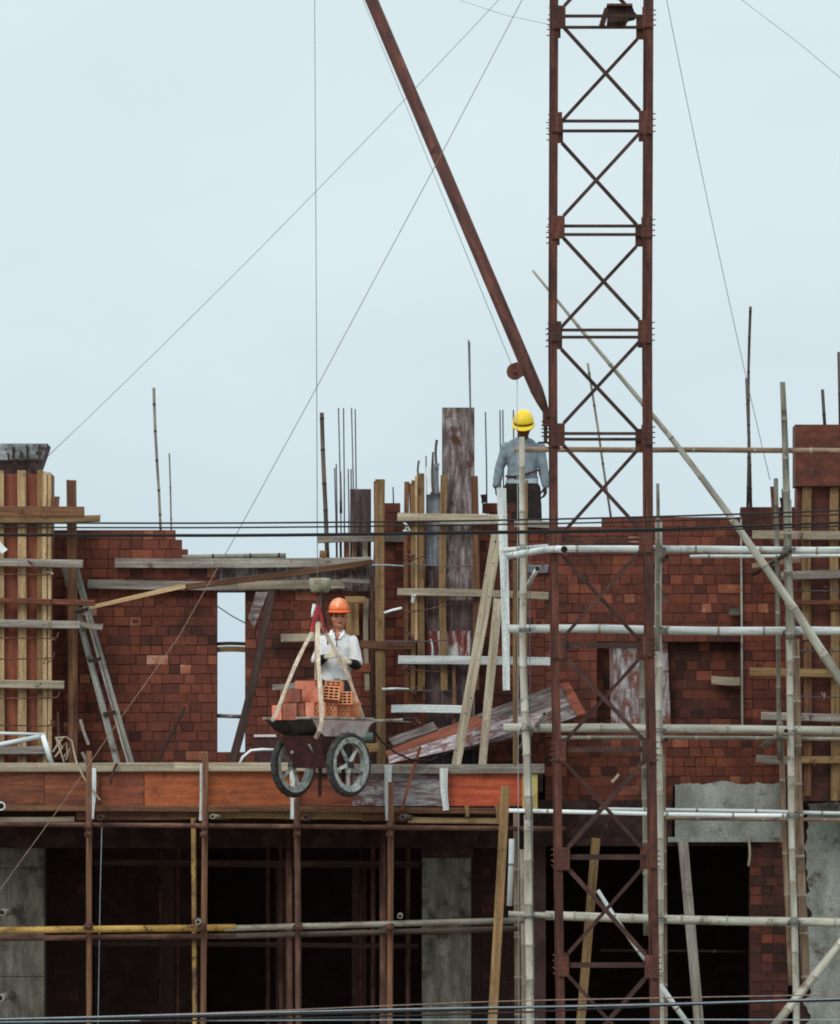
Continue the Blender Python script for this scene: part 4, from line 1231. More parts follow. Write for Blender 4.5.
# ------------------------------------------------------------------ derrick boom
BOOMY0, BOOMY1 = -3.9, -2.25
BOOM = empty('derrick_boom', P(549, 420, BOOMY0), 'long rust red tubular boom rising up left from the mast', 'boom')
p0, p1 = P(546, 412, BOOMY0), P(316 + 4, -122, BOOMY1)
bm = bmesh.new(); tube(bm, [p0, p0.lerp(p1, .02), p0.lerp(p1, .04), p1], [.03, .05, .062, .062], 16)
o = link('tube', bm, mastM, BOOM, axis_frame(p0, p1)); smooth_round(o)
bm = bmesh.new()
c = P(548, 418, BOOMY0)
box(bm, (c.x - .05, c.y - .06, c.z - .08), (c.x + .03, c.y - .045, c.z + .1)); box(bm, (c.x - .05, c.y + .045, c.z - .08), (c.x + .03, c.y + .06, c.z + .1))
tube(bm, [c + Vector((0, -.09, .02)), c + Vector((0, .09, .02))], .02, 8)
link('hinge', bm, mastM, BOOM)
bm = bmesh.new()
c = P(545.5, 430, BOOMY0)
tube(bm, [c + Vector((0, 0, -.12)), c + Vector((0, 0, .14))], .018, 8)
for k in range(5): tube(bm, [c + Vector((-.04, -.02, -.06 + k * .035)), c + Vector((.05, -.02, -.06 + k * .035))], .007, 5)
tube(bm, [c + Vector((-.07, 0, -.12)), c + Vector((.1, 0, -.12))], .01, 6)
link('pivot_bolts', bm, mastD, BOOM)
# snatch block on the boom
c = P(514.8, 371.5, -3.75)
bm = bmesh.new()
for dy in (-.05, .035):
    outl = []
    for k in range(13):
        t = math.radians(110 + k * 17.5)
        outl.append(c + Vector((math.cos(t) * .078, dy, math.sin(t) * .078)))
    outl += [P(527, 374, -3.75) + Vector((0, dy, 0)), P(522, 361, -3.75) + Vector((0, dy, 0))]
    a = [bm.verts.new(p) for p in outl]; b = [bm.verts.new(p + Vector((0, .015, 0))) for p in outl]
    face(bm, a); face(bm, b[::-1])
    for i in range(len(a)): face(bm, (a[i], b[i], b[(i + 1) % len(a)], a[(i + 1) % len(a)]))
tube(bm, [c + Vector((0, -.035, 0)), c + Vector((0, .035, 0))], .062, 16)
tube(bm, [c + Vector((0, -.07, 0)), c + Vector((0, .07, 0))], .018, 8)
bmesh.ops.recalc_face_normals(bm, faces=bm.faces)
link('pulley', bm, mastM, BOOM)
# tip sheave (above the frame) where the hoist rope runs over
tip = P(316, -126, -2.2)
bm = bmesh.new(); tube(bm, [tip + Vector((.07, -.04, 0)), tip + Vector((.07, .04, 0))], .09, 16); link('tip_pulley', bm, mastM, BOOM)
wire('boom_rope', [tip + Vector((.02, 0, .02)), P(363, 0, -2.65), P(512, 366, -3.72)], .0065, wireG, 'thin grey rope running down along the boom to its pulley', 'rope')
wire('boom_rope', [P(517, 372, -3.75), P(517.3, 440, -3.8), P(518, 700, -3.9), P(520, 1519, -4.0)], .0065, wireG, 'thin rope dropping from the boom pulley past the yellow helmet', 'rope')
wire('hoist_rope', [tip + Vector((-.02, 0, 0)), P(316.3, 300, -2.2), P(317.5, 580, -2.2)], .0085, wireG, 'vertical hoist rope carrying the wheelbarrow', 'rope')

# guy ropes
wire('guy_rope', sag(P(600, -110, -3.5), P(46, 458, .5), .10), .0065, wireG, 'thin guy rope from the mast down to the left column formwork', 'rope')
gp = [P(575, -100, -3.9), P(522, 0, -3.8), P(432, 172, -3.6), P(318, 385, -3.2), P(225, 555, -2.9), P(178, 638, -2.8), P(118, 722, -2.7), P(65, 800, -2.6), P(0, 890, -2.5), P(-80, 995, -2.4)]
wire('guy_rope', gp, .0075, ropeM, 'long brownish guy rope slanting to the lower left edge', 'rope')
wire('guy_rope', sag(P(655, -60, -3.2), P(770, 480, .3), .14), .0065, wireG, 'thin guy rope from the mast down to the right wall', 'rope')
wire('guy_rope', [P(700, -30, 3), P(742, 0, 3), P(800, 44, 3), P(900, 128, 3)], .0065, wireG, 'thin rope crossing the upper right corner of the sky', 'rope')
wire('guy_rope', [P(420, -25, 2), P(462, 1, 1), P(505, 15, -1), P(547, 24, -3.4)], .006, wireG, 'thin rope curving in from the upper left to the mast top', 'rope')

# ------------------------------------------------------------------ overhead cables in front
def cable(pts, d, m, lab, Y=-26):
    q = [P(x, y, Y) for x, y in pts]
    # densify
    out = []
    for i in range(len(q) - 1):
        a0, a1, a2, a3 = q[max(0, i - 1)], q[i], q[i + 1], q[min(len(q) - 1, i + 2)]
        for k in range(6):
            t = k / 6
            out.append(.5 * ((2 * a1) + (a2 - a0) * t + (2 * a0 - 5 * a1 + 4 * a2 - a3) * t * t + (3 * a1 - a0 - 3 * a2 + a3) * t ** 3))
    out.append(q[-1])
    return wire('overhead_cable', out, d * K(Y), m, lab, 'cable', 'cables strung across the street')


cable([(-200, 523.5), (0, 523), (240, 523), (480, 520.5), (660, 516.5), (840, 510.5), (1040, 502)], 1.9, wireM, 'uppermost black cable over the brick walls')
cable([(-200, 528), (0, 527.5), (240, 527.5), (480, 524.8), (660, 521), (840, 514.5), (1040, 506)], 1.7, wireM, 'second black cable close below the uppermost one')
cable([(-200, 535), (0, 534.5), (240, 535), (480, 532), (660, 529), (840, 522.5), (1040, 514)], 2.5, wireM, 'thickest black cable of the upper bundle')
cable([(-200, 536), (0, 535.8), (240, 536.2), (480, 533.6), (660, 531), (840, 526), (1040, 519)], 1.6, wireM, 'thin black cable hugging the thickest one')
cable([(-200, 1024), (0, 1019.5), (240, 1012), (480, 1002), (660, 998), (840, 994.5), (1040, 990)], 1.2, ropeM, 'thin brownish cable at the top of the lower bundle', -25)
cable([(-200, 1022), (0, 1020), (240, 1015.5), (430, 1010.5), (570, 1006), (840, 1000), (1040, 994)], 3, wireM, 'thick black cable of the lower bundle', -25.2)
cable([(-200, 1021), (0, 1019), (240, 1013), (430, 1008.5), (560, 1006.4), (700, 1003), (1040, 992)], 1.4, wireG, 'pale grey cable wound on the lower bundle', -25.4)
cable([(-200, 1027), (0, 1023.5), (240, 1019.5), (480, 1013.5), (660, 1006), (840, 998), (1040, 990)], 1.8, wireM, 'second black cable of the lower bundle', -25)
cable([(-200, 1024), (0, 1022), (240, 1020.5), (480, 1019.6), (660, 1019.5), (840, 1020), (1040, 1021)], 1.4, wireG, 'pale grey cable running level along the bottom edge', -25)

# ------------------------------------------------------------------ wheelbarrow
BX, BYY = 320, -2.2
O = P(BX, 765, BYY)
ANG = math.radians(50)
nv = Vector((math.sin(ANG), -math.cos(ANG), 0))   # axle direction, towards the right front
fv = Vector((math.cos(ANG), math.sin(ANG), 0))    # towards the handles
BF = Matrix((fv, nv, Vector((0, 0, 1)))).transposed().to_4x4()
BF.translation = O
BAR = place('wheelbarrow', None, None, BF)
tag(BAR, 'two wheeled steel wheelbarrow hanging in slings in front of the deck, loaded with bricks', 'wheelbarrow')


def L3(u, v, w_): return BF @ Vector((u, v, w_))


# tray with a scooped nose
bm = bmesh.new()
def ringt(u0, u1, hv, w_): return [L3(u0, -hv, w_), L3(u1, -hv, w_), L3(u1, hv, w_), L3(u0, hv, w_)]
sec = [ringt(-.47, .43, .31, .445), ringt(-.43, .415, .295, .40), ringt(-.35, .39, .27, .33), ringt(-.22, .37, .25, .275)]
vv = [[bm.verts.new(p) for p in s_] for s_ in sec]
for a, b in zip(vv, vv[1:]):
    for i in range(4):
        f_ = face(bm, (a[i], b[i], b[(i + 1) % 4], a[(i + 1) % 4]), 1 if i == 2 else 0)
face(bm, vv[-1][::-1])
r_ = bmesh.ops.solidify(bm, geom=bm.faces[:], thickness=.008)
bmesh.ops.recalc_face_normals(bm, faces=bm.faces)
link('tray', bm, [trayM, trayP], BAR, BF)
bm = bmesh.new()
q = ringt(-.475, .435, .315, .447)
for i in range(4): tube(bm, [q[i], q[(i + 1) % 4]], .014, 8)
link('rim_tube', bm, greypipe, BAR, BF)
for s_ in (-1, 1):
    bm = bmesh.new(); tube(bm, [L3(-.3, s_ * .2, .27), L3(.3, s_ * .22, .30), L3(.5, s_ * .26, .43), L3(1.05, s_ * .26, .455)], .014, 8)
    h_ = link('handle', bm, greypipe, BAR, BF)
    bm = bmesh.new(); tube(bm, [L3(.93, s_ * .26, .455), L3(1.07, s_ * .26, .456)], .019, 8); link('grip', bm, wireM, h_)
# chassis: box under the tray
bm = bmesh.new()
vs = [L3(-.33, -.24, .28), L3(-.33, .25, .28), L3(.1, .25, .28), L3(.1, -.24, .28), L3(-.14, -.2, -.03), L3(-.14, .22, -.03), L3(.08, .22, -.03), L3(.08, -.2, -.03)]
vs = [bm.verts.new(p) for p in vs]
for q in ((0, 1, 2, 3), (4, 7, 6, 5), (0, 4, 5, 1), (1, 5, 6, 2), (2, 6, 7, 3), (3, 7, 4, 0)): face(bm, [vs[i] for i in q])
bmesh.ops.recalc_face_normals(bm, faces=bm.faces)
link('chassis', bm, chassM, BAR, BF)
bm = bmesh.new(); tube(bm, [L3(0, -.36, 0), L3(0, .36, 0)], .017, 10); link('axle', bm, rust, BAR, BF)
for (u, v) in ((.2, .14), (.2, -.16)):
    bm = bmesh.new(); board(bm, L3(u, v, .28), L3(u - .02, v, -.3), .035, .035); link('leg', bm, darkw, BAR, BF)
bm = bmesh.new(); tube(bm, [L3(.2, .14, -.1), L3(.2, -.16, -.1)], .012, 6); tube(bm, [L3(.2, .14, -.02), L3(0, .14, 0)], .012, 6); link('stay', bm, chassM, BAR, BF)
bm = bmesh.new(); tube(bm, [L3(-.28, .1, .2), L3(-.12, .12, -.0)], .014, 6); bmesh.ops.create_icosphere(bm, subdivisions=1, radius=.02, matrix=Matrix.Translation(L3(-.3, -.1, .12))); link('fork', bm, rimM, BAR, BF)


def wheel(v):
    W = empty('tmp', Vector(), None, None) if False else None
    C_ = L3(0, v, 0)
    fr = BF.copy(); fr.translation = C_
    w_ = place('wheel', None, BAR, fr)
    # local: u (x), v (y = axle), w (z)
    def lp(r, t, y): return fr @ Vector((r * math.cos(t), y, r * math.sin(t)))
    bm = bmesh.new()
    n = 48
    prof = [(.250, -.028), (.268, -.036), (.294, -.034), (.308, -.018), (.312, 0), (.308, .018), (.294, .034), (.268, .036), (.250, .028)]
    rings = []
    for i in range(n):
        t = 6.28318 * i / n
        ring = []
        for j, (r, y) in enumerate(prof):
            rr = r + (.007 if (i % 2 == 0 and 2 <= j <= 6) else 0)
            ring.append(bm.verts.new(lp(rr, t + (.02 if j > 4 else 0), y)))
        rings.append(ring)
    m_ = len(prof)
    for i in range(n):
        a, b = rings[i], rings[(i + 1) % n]
        for j in range(m_): face(bm, (a[j], b[j], b[(j + 1) % m_], a[(j + 1) % m_]))
    bmesh.ops.recalc_face_normals(bm, faces=bm.faces)
    link('tyre', bm, tyreM, w_, fr)
    bm = bmesh.new()
    prof = [(.214, -.030), (.266, -.036), (.266, .036), (.214, .030), (.230, 0)]
    rings = [[bm.verts.new(lp(r, 6.28318 * i / n, y)) for r, y in prof] for i in range(n)]
    for i in range(n):
        a, b = rings[i], rings[(i + 1) % n]
        for j in range(5): face(bm, (a[j], b[j], b[(j + 1) % 5], a[(j + 1) % 5]))
    bmesh.ops.recalc_face_normals(bm, faces=bm.faces)
    link('rim', bm, rimM, w_, fr)
    for k in range(5):
        t = math.radians(52 + 72 * k + (24 if v < 0 else 0))
        bm = bmesh.new()
        board(bm, lp(.02, t, 0), lp(.22, t, 0), .040, .022, seg=2, w2=.028)
        link('spoke', bm, rimM, w_, fr)
    bm = bmesh.new(); tube(bm, [fr @ Vector((0, -.045, 0)), fr @ Vector((0, .045, 0))], .03, 12)
    tube(bm, [fr @ Vector((0, .045, 0)), fr @ Vector((0, .06, 0))], .014, 8)
    link('hub', bm, tyreM, w_, fr)
    return w_


wheel(.365)
wheel(-.345)

# ------------------------------------------------------------------ hollow bricks in the tray
def hollow_brick(center, dims, ang, mat, lab, tilt=0.0, pat='slots', holes=True):
    """hollow clay block; dims = length, depth, height; cavities open on the face towards the viewer"""
    lx, ly, lz = dims
    fr = Matrix.Translation(center) @ Matrix.Rotation(ang, 4, 'Z') @ Matrix.Rotation(tilt, 4, 'Y')
    bm = bmesh.new()
    if not holes:
        box(bm, (-lx / 2, -ly / 2, -lz / 2), (lx / 2, ly / 2, lz / 2), 0)
    else:
        cols, rows = (3, 4) if pat == 'slots' else (5, 5)
        mx, mz = .012, .011
        gx, gz = (.012, .012) if pat == 'slots' else (.012, .011)
        cw = (lx - 2 * mx - gx * (cols - 1)) / cols
        ch = (lz - 2 * mz - gz * (rows - 1)) / rows
        xs = [-lx / 2]
        for i in range(cols): xs += [-lx / 2 + mx + i * (cw + gx), -lx / 2 + mx + i * (cw + gx) + cw]
        xs.append(lx / 2)
        zs = [-lz / 2]
        for j in range(rows): zs += [-lz / 2 + mz + j * (ch + gz), -lz / 2 + mz + j * (ch + gz) + ch]
        zs.append(lz / 2)
        y0 = -ly / 2
        G = [[bm.verts.new((x, y0, z)) for z in zs] for x in xs]
        for i in range(len(xs) - 1):
            for j in range(len(zs) - 1):
                q = (G[i][j], G[i + 1][j], G[i + 1][j + 1], G[i][j + 1])
                hole = i % 2 == 1 and j % 2 == 1 and (pat == 'slots' or ((i // 2 + j // 2) % 2 == 0))
                if hole:
                    d = [bm.verts.new(v.co + Vector((0, .035, 0))) for v in q]
                    for k in range(4): face(bm, (q[k], q[(k + 1) % 4], d[(k + 1) % 4], d[k]), 1)
                    face(bm, d, 1)
                else: face(bm, q, 0)
        bk = [bm.verts.new((x, ly / 2, z)) for x, z in ((-lx / 2, -lz / 2), (lx / 2, -lz / 2), (lx / 2, lz / 2), (-lx / 2, lz / 2))]
        fl = [G[0][0], G[-1][0], G[-1][-1], G[0][-1]]
        # sides as ngons so they meet the gridded front
        face(bm, [G[i][0] for i in range(len(xs))][::-1] + [bk[0], bk[1]], 0)
        face(bm, [G[i][-1] for i in range(len(xs))] + [bk[2], bk[3]], 0)
        face(bm, [G[0][j] for j in range(len(zs))] + [bk[3], bk[0]], 0)
        face(bm, [G[-1][j] for j in range(len(zs))][::-1] + [bk[1], bk[2]], 0)
        face(bm, bk[::-1], 0)
        bmesh.ops.recalc_face_normals(bm, faces=bm.faces)
    bmesh.ops.transform(bm, matrix=fr, verts=bm.verts)
    o = link('hollow_brick', bm, [mat, slotM], None, fr)
    return tag(o, lab, 'brick', 'hollow bricks loaded in the wheelbarrow')


def hb(x0, x1, y0, y1, Y, mat, lab, pat='slots', holes=True, tilt=0, ang=-.12, dep=.2):
    k = K(Y)
    c = P((x0 + x1) / 2, (y0 + y1) / 2, Y)
    return hollow_brick(c + Vector((0, dep / 2, 0)), ((x1 - x0) * k * .97, dep, (y1 - y0) * k * .98), ang, mat, lab, math.radians(tilt), pat, holes)


BRK = [
    (273, 283, 705, 720, -2.62, pinkbrick, 'small end brick at the far left of the bottom layer', 'slots', False, 0),
    (283.5, 298, 703, 720, -2.64, dullbrick, 'dull red brick in the bottom layer, second from the left', 'slots', False, 0),
    (298.5, 306, 703, 720, -2.6, dullbrick, 'narrow dull brick in the bottom layer left of the plain pink pair', 'slots', False, 0),
    (306.5, 315, 702, 720, -2.62, pinkbrick, 'smooth pink brick at the bottom centre left of the middle sling', 'slots', False, 0),
    (315.5, 326.5, 702, 720, -2.5, newbrick, 'orange brick with round cavities behind the middle sling', 'round', True, 0),
    (327, 338, 703, 720, -2.4, newbrick, 'orange brick with round cavities just right of the middle sling', 'round', True, 0),
    (338.5, 350, 703, 720, -2.28, newbrick, 'orange brick with round cavities in the bottom row under the slotted brick', 'round', True, 0),
    (350.5, 360, 702, 720, -2.2, newbrick, 'last brick with round cavities at the right end of the bottom row', 'round', True, 0),
    (281, 301, 689, 702.5, -2.6, dullbrick, 'dull brick with a pale dusty top on the left of the upper layer', 'slots', False, -2),
    (296, 316, 680.5, 702, -2.3, pinkbrick, 'large pink brick standing behind the left of the load', 'slots', False, 0),
    (312, 324, 686, 702.5, -2.52, pinkbrick, 'plain pink brick turned sideways beside the middle sling', 'slots', False, 3),
    (324, 341, 686, 699.5, -2.5, newbrick, 'tilted orange brick with long slots right of the middle sling', 'slots', True, 5),
    (326, 343, 680.5, 692, -2.2, newbrick, 'topmost orange brick with long slots at the belt of the worker', 'slots', True, 1),
    (338.5, 353.5, 691.5, 704.5, -2.42, newbrick, 'orange brick with long slots at the right of the upper layer', 'slots', True, -1),
    (341, 352, 700, 720, -2.0, dullbrick, 'dull brick at the back right of the load', 'slots', False, 0),
    (318, 336, 700, 720, -2.1, dullbrick, 'dull brick hidden in the middle of the load', 'slots', False, 0),
]
for b_ in BRK: hb(*b_)
# raise: tray floor is the support
# ------------------------------------------------------------------ slings, hook, weight
def strap(name, pts, w_, t_, mat, label=None, cat=None, group=None, parent=None):
    bm = bmesh.new()
    rings = []
    n = len(pts)
    for i, p in enumerate(pts):
        z = (pts[min(n - 1, i + 1)] - pts[max(0, i - 1)]).normalized()
        x = z.cross(Vector((0, 1, 0))).normalized()
        y = x.cross(z)
        ww = w_ * (1 + .12 * math.sin(i * 2.3))
        rings.append([bm.verts.new(p + x * a * ww / 2 + y * b * t_ / 2) for a, b in ((-1, -.6), (0, -1), (1, -.6), (1, .6), (0, 1), (-1, .6))])
    for a, b in zip(rings, rings[1:]):
        for i in range(6): face(bm, (a[i], a[(i + 1) % 6], b[(i + 1) % 6], b[i]))
    face(bm, rings[0][::-1]); face(bm, rings[-1])
    bmesh.ops.recalc_face_normals(bm, faces=bm.faces)
    o = link(name, bm, mat, parent, axis_frame(pts[0], pts[-1]))
    if label: tag(o, label, cat, group)
    return o


hk = (318.5, 628)
G_ = 'webbing slings holding the wheelbarrow'
strap('sling', [P(316, 622, -2.2), P(311.5, 633, -2.3), P(304, 647, -2.45), P(300, 655, -2.5), P(294, 668, -2.62), P(287, 685, -2.72), P(277, 712, -2.8), P(272, 721, -2.8)], .036, .014, slingM, 'sling running down left to the nose of the wheelbarrow', 'sling', G_)
strap('sling', [P(318, 622, -2.25), P(317.5, 640, -2.4), P(318.5, 665, -2.6), P(320.5, 690, -2.72), P(321.5, 708, -2.76), P(321.5, 722, -2.76), P(319.5, 731, -2.74), P(315.5, 738, -2.6)], .042, .016, slingM, 'middle sling hanging straight down over the bricks and under the tray', 'sling', G_)
strap('sling', [P(320.5, 622, -2.2), P(327, 636, -2.2), P(336, 652, -2.18), P(344, 666, -2.15), P(348.5, 676, -2.12), P(353, 690, -2.1), P(359, 706, -2.08), P(364.5, 722, -2.05), P(365.5, 731, -2.03)], .036, .014, slingM, 'sling running down right to the handles', 'sling', G_)
strap('sling', [P(316, 628, -2.1), P(315.5, 650, -2.0), P(315.5, 680, -1.95)], .02, .012, slingM, 'thin far sling hidden close behind the middle sling', 'sling', G_)
strap('red_strap', [P(318.5, 606, -2.25), P(316.5, 614, -2.27), P(313.5, 622, -2.28), P(312, 631, -2.3)], .045, .02, redcloth, 'short red strap wrapped round the left of the sling knot', 'strap')
strap('red_strap', [P(318.5, 606, -2.28), P(321, 616, -2.3), P(323, 625, -2.3), P(325.5, 633, -2.28)], .025, .014, redcloth, 'short red strap on the right of the sling knot', 'strap')
strap('dark_strap', [P(315, 615, -2.2), P(312, 622, -2.2), P(309.5, 632, -2.2)], .03, .014, blackfab, 'dark strap end beside the red strap', 'strap')
e_ = empty('hoist_weight', P(320, 592, -2.2), 'round mossy concrete weight hanging above the slings', 'weight')
bm = bmesh.new()
c = P(320, 586, -2.2)
pr = [(0, .075), (.095, .075), (.108, .06), (.104, 0), (.09, -.05), (.076, -.062), (0, -.062)]
rings = [[bm.verts.new(c + Vector((r * math.cos(6.2832 * i / 20), r * math.sin(6.2832 * i / 20), z))) for i in range(20)] for r, z in pr[1:-1]]
for a, b in zip(rings, rings[1:]):
    for i in range(20): face(bm, (a[i], b[i], b[(i + 1) % 20], a[(i + 1) % 20]))
face(bm, rings[0]); face(bm, rings[-1][::-1])
bmesh.ops.recalc_face_normals(bm, faces=bm.faces)
smooth_round(link('body', bm, weightM, e_))
bm = bmesh.new(); tube(bm, [P(317.5, 580, -2.2), P(318, 576, -2.2)], .02, 8); link('eye', bm, rust, e_)
e_ = empty('hoist_hook', P(318, 608, -2.2), 'steel hook and rope strands between the round weight and the slings', 'hook')
bm = bmesh.new(); tube(bm, [P(319.5, 592, -2.2), P(319, 600, -2.22), P(318.5, 608, -2.22)], .014, 8); link('shank', bm, rust, e_)
bm = bmesh.new(); tube(bm, [P(318.5 + 4 * math.sin(t), 612 - 4 * math.cos(t), -2.22) for t in [k * .5 for k in range(11)]], .012, 8); link('hook', bm, rust, e_)
for a in (((321.5, 592), (320.5, 605), (320.5, 622)), ((321.5, 592), (323.5, 606), (325.5, 622), (328, 645)), ((319.5, 592), (317.5, 610), (317.5, 626))):
    bm = bmesh.new(); tube(bm, [P(x, y, -2.15) for x, y in a], .012 if a[1][0] < 322 else .008, 6); link('rope_strand', bm, bambooB if a[1][0] < 322 else wireM, e_)
wire('sack_tie', [P(314.5, 604, -2.1), P(313, 612, -2.1), P(312.5, 617, -2.1)], .035, whitepaint, 'small pale rag tied left of the hook', 'rag')

# ------------------------------------------------------------------ people
def ball(bm, c, r, sc=(1, 1, 1), rot=None):
    m = Matrix.Translation(c) @ (rot.to_matrix().to_4x4() if rot else Matrix()) @ Matrix.Diagonal((sc[0], sc[1], sc[2], 1))
    bmesh.ops.create_icosphere(bm, subdivisions=3, radius=r, matrix=m)


def limb(bm, pts, rad, seg=14):
    tube(bm, pts, rad, seg)
    for p, r in zip(pts, rad): ball(bm, p, r * .995)


def loft(bm, secs, seg=24):
    """closed body of elliptical sections (centre, rx, ry)"""
    rings = [[bm.verts.new(c + Vector((rx * math.cos(6.2832 * i / seg), ry * math.sin(6.2832 * i / seg), 0))) for i in range(seg)] for c, rx, ry in secs]
    for a, b in zip(rings, rings[1:]):
        for i in range(seg): face(bm, (a[i], a[(i + 1) % seg], b[(i + 1) % seg], b[i]))
    face(bm, rings[0][::-1]); face(bm, rings[-1])


def fuse(name, bm, mats, parent, voxel, smooth=4, fold=0.0, paint=None, seed=0, foldsc=9):
    """union the overlapping closed pieces into one continuous skin (voxel remesh), then smooth it"""
    bmesh.ops.recalc_face_normals(bm, faces=bm.faces)
    me = bpy.data.meshes.new('tmp'); bm.to_mesh(me); bm.free()
    t = bpy.data.objects.new('tmp', me); COL.objects.link(t)
    md = t.modifiers.new('r', 'REMESH'); md.mode = 'VOXEL'; md.voxel_size = voxel; md.use_smooth_shade = True
    ms = t.modifiers.new('s', 'SMOOTH'); ms.iterations = smooth; ms.factor = .5
    dg = bpy.context.evaluated_depsgraph_get()
    dg.update()
    me2 = bpy.data.meshes.new_from_object(t.evaluated_get(dg))
    bpy.data.objects.remove(t); bpy.data.meshes.remove(me)
    me2.name = name
    me2.materials.clear()
    for m in mats: me2.materials.append(m)
    off = Vector((seed * 7.1, 0, 0))
    if fold:
        for v in me2.vertices:
            n = noise.noise(Vector((v.co.x * foldsc, v.co.y * foldsc, v.co.z * foldsc * .55)) + off)
            n2 = abs(noise.noise(Vector((v.co.x * foldsc * 1.7, v.co.y * foldsc * 1.7, v.co.z * foldsc * .8)) + off * 2))
            v.co += v.normal * max(-.001, n * fold * .8 + n2 * fold * .9)
    if paint:
        for p in me2.polygons:
            p.material_index = paint(p.center)
    f0 = WM[parent.name]
    # geometry is given in the person's local frame
    o = bpy.data.objects.new(name, me2)
    COL.objects.link(o)
    o.parent = parent
    WM[o.name] = f0.copy()
    return o


def hand(bm, wrist, direction, palmn, side, curl=.5, s=1.0):
    """palm, four unequal bent fingers and a thumb leaving the side of the palm; sizes about life"""
    d = direction.normalized(); n = (palmn - d * palmn.dot(d)).normalized(); x = d.cross(n) * side
    tip = wrist + d * .085 * s
    for k in range(4):
        o_ = x * (-.028 + k * .0187) * s
        base = wrist + d * .012 + o_ * .6
        kn = wrist + d * .08 * s + o_
        limb(bm, [base, kn], [.013 * s, .0115 * s], 8)
        ln = (.062, .075, .07, .052)[k] * s
        c1 = curl * .7
        p1 = kn + (d * math.cos(c1) + n * math.sin(c1)) * ln * .5
        c2 = curl * 1.7
        p2 = p1 + (d * math.cos(c2) + n * math.sin(c2)) * ln * .32
        c3 = curl * 2.5
        p3 = p2 + (d * math.cos(c3) + n * math.sin(c3)) * ln * .24
        limb(bm, [kn, p1, p2, p3], [.0105 * s, .0092 * s, .0085 * s, .0075 * s], 8)
    tb = wrist + d * .025 * s - x * .026 * s
    t1 = tb + (d * .6 - x * .7 + n * .3).normalized() * .035 * s
    t2 = t1 + (d * .85 - x * .25 + n * .45).normalized() * .032 * s
    limb(bm, [tb, t1, t2], [.0135 * s, .0115 * s, .009 * s], 8)


def helmet(parent, c, rot, mat, brimmat, s=1.0):
    fr = WM[parent.name] @ Matrix.Translation(c) @ rot.to_matrix().to_4x4()
    bm = bmesh.new()
    n = 32
    rx, ry, h = .108 * s, .135 * s, .135 * s
    rings = []
    for j in range(9):
        t = j / 8 * math.pi / 2
        rings.append([bm.verts.new(fr @ Vector((rx * math.cos(t) ** .8 * math.cos(a), ry * math.cos(t) ** .8 * math.sin(a), h * math.sin(t) + (.007 if abs(math.cos(a)) < .16 and j > 1 else 0)))) for a in [6.28318 * i / n for i in range(n)]] if j < 8 else [bm.verts.new(fr @ Vector((0, 0, h + .007)))])
    for a, b in zip(rings, rings[1:]):
        for i in range(n):
            if len(b) == 1: face(bm, (a[i], a[(i + 1) % n], b[0]))
            else: face(bm, (a[i], a[(i + 1) % n], b[(i + 1) % n], b[i]))
    face(bm, rings[0][::-1])
    o = link('helmet', bm, mat, parent, fr, smooth=True)
    bm = bmesh.new()
    up, dn = [], []
    for i in range(n):
        a = 6.28318 * i / n
        fwd = max(0, -math.sin(a))
        ex = .012 + .045 * fwd ** 2
        pi = Vector((rx * math.cos(a) * .97, ry * math.sin(a) * .97, .006))
        po = Vector(((rx + ex) * math.cos(a), (ry + ex) * math.sin(a), -.010 - .018 * fwd ** 2))
        up.append((bm.verts.new(fr @ pi), bm.verts.new(fr @ po)))
        dn.append((bm.verts.new(fr @ (pi - Vector((0, 0, .014)))), bm.verts.new(fr @ (po - Vector((0, 0, .007))))))
    for i in range(n):
        j = (i + 1) % n
        face(bm, (up[i][0], up[i][1], up[j][1], up[j][0])); face(bm, (dn[i][0], dn[j][0], dn[j][1], dn[i][1]))
        face(bm, (up[i][1], dn[i][1], dn[j][1], up[j][1])); face(bm, (up[i][0], up[j][0], dn[j][0], dn[i][0]))
    bmesh.ops.recalc_face_normals(bm, faces=bm.faces)
    link('brim', bm, brimmat, o, fr, smooth=True)
    return o


V = Vector


def head(bm, c, rot):
    def q(x, y, z): return c + rot.to_matrix() @ V((x, y, z))
    ball(bm, c, .1, (.76, .92, 1.08), rot)
    ball(bm, q(0, -.012, -.05), .075, (.82, .95, .92), rot)     # jaw
    ball(bm, q(0, -.055, -.088), .028, (1, .9, .8), rot)        # chin
    ball(bm, q(0, -.092, -.018), .014, (.85, 1.1, 1.8), rot)    # nose
    ball(bm, q(0, -.098, -.034), .015, (1.15, .9, .7), rot)
    for s_ in (-1, 1):
        ball(bm, q(s_ * .077, .004, -.012), .024, (.35, .8, 1.2), rot)   # ears
        ball(bm, q(s_ * .04, -.066, -.03), .024, (1, .7, .9), rot)       # cheeks
        ball(bm, q(s_ * .03, -.08, .022), .02, (1.3, .6, .5), rot)       # brow
    ball(bm, q(0, -.086, -.06), .017, (1.5, .6, .55), rot)


def facepaint(c, rot, glove=None, base=0):
    inv = rot.to_matrix().inverted()
    def f(p):
        l = inv @ (p - c)
        if l.length < .16:
            if l.y < -.05:
                for s_ in (-1, 1):
                    if abs(l.x - s_ * .031) < .015 and abs(l.z - .002) < .0065: return 1
                    if abs(l.x - s_ * .032) < .02 and abs(l.z - .026) < .005: return 1
                if abs(l.x) < .024 and abs(l.z + .062) < .006: return 2
            if l.y > .03 and l.z > -.05: return 1
            if abs(l.x) > .06 and l.z > .0 and l.y > -.035: return 1
            return 0
        if glove and glove(p): return 3
        return 0
    return f


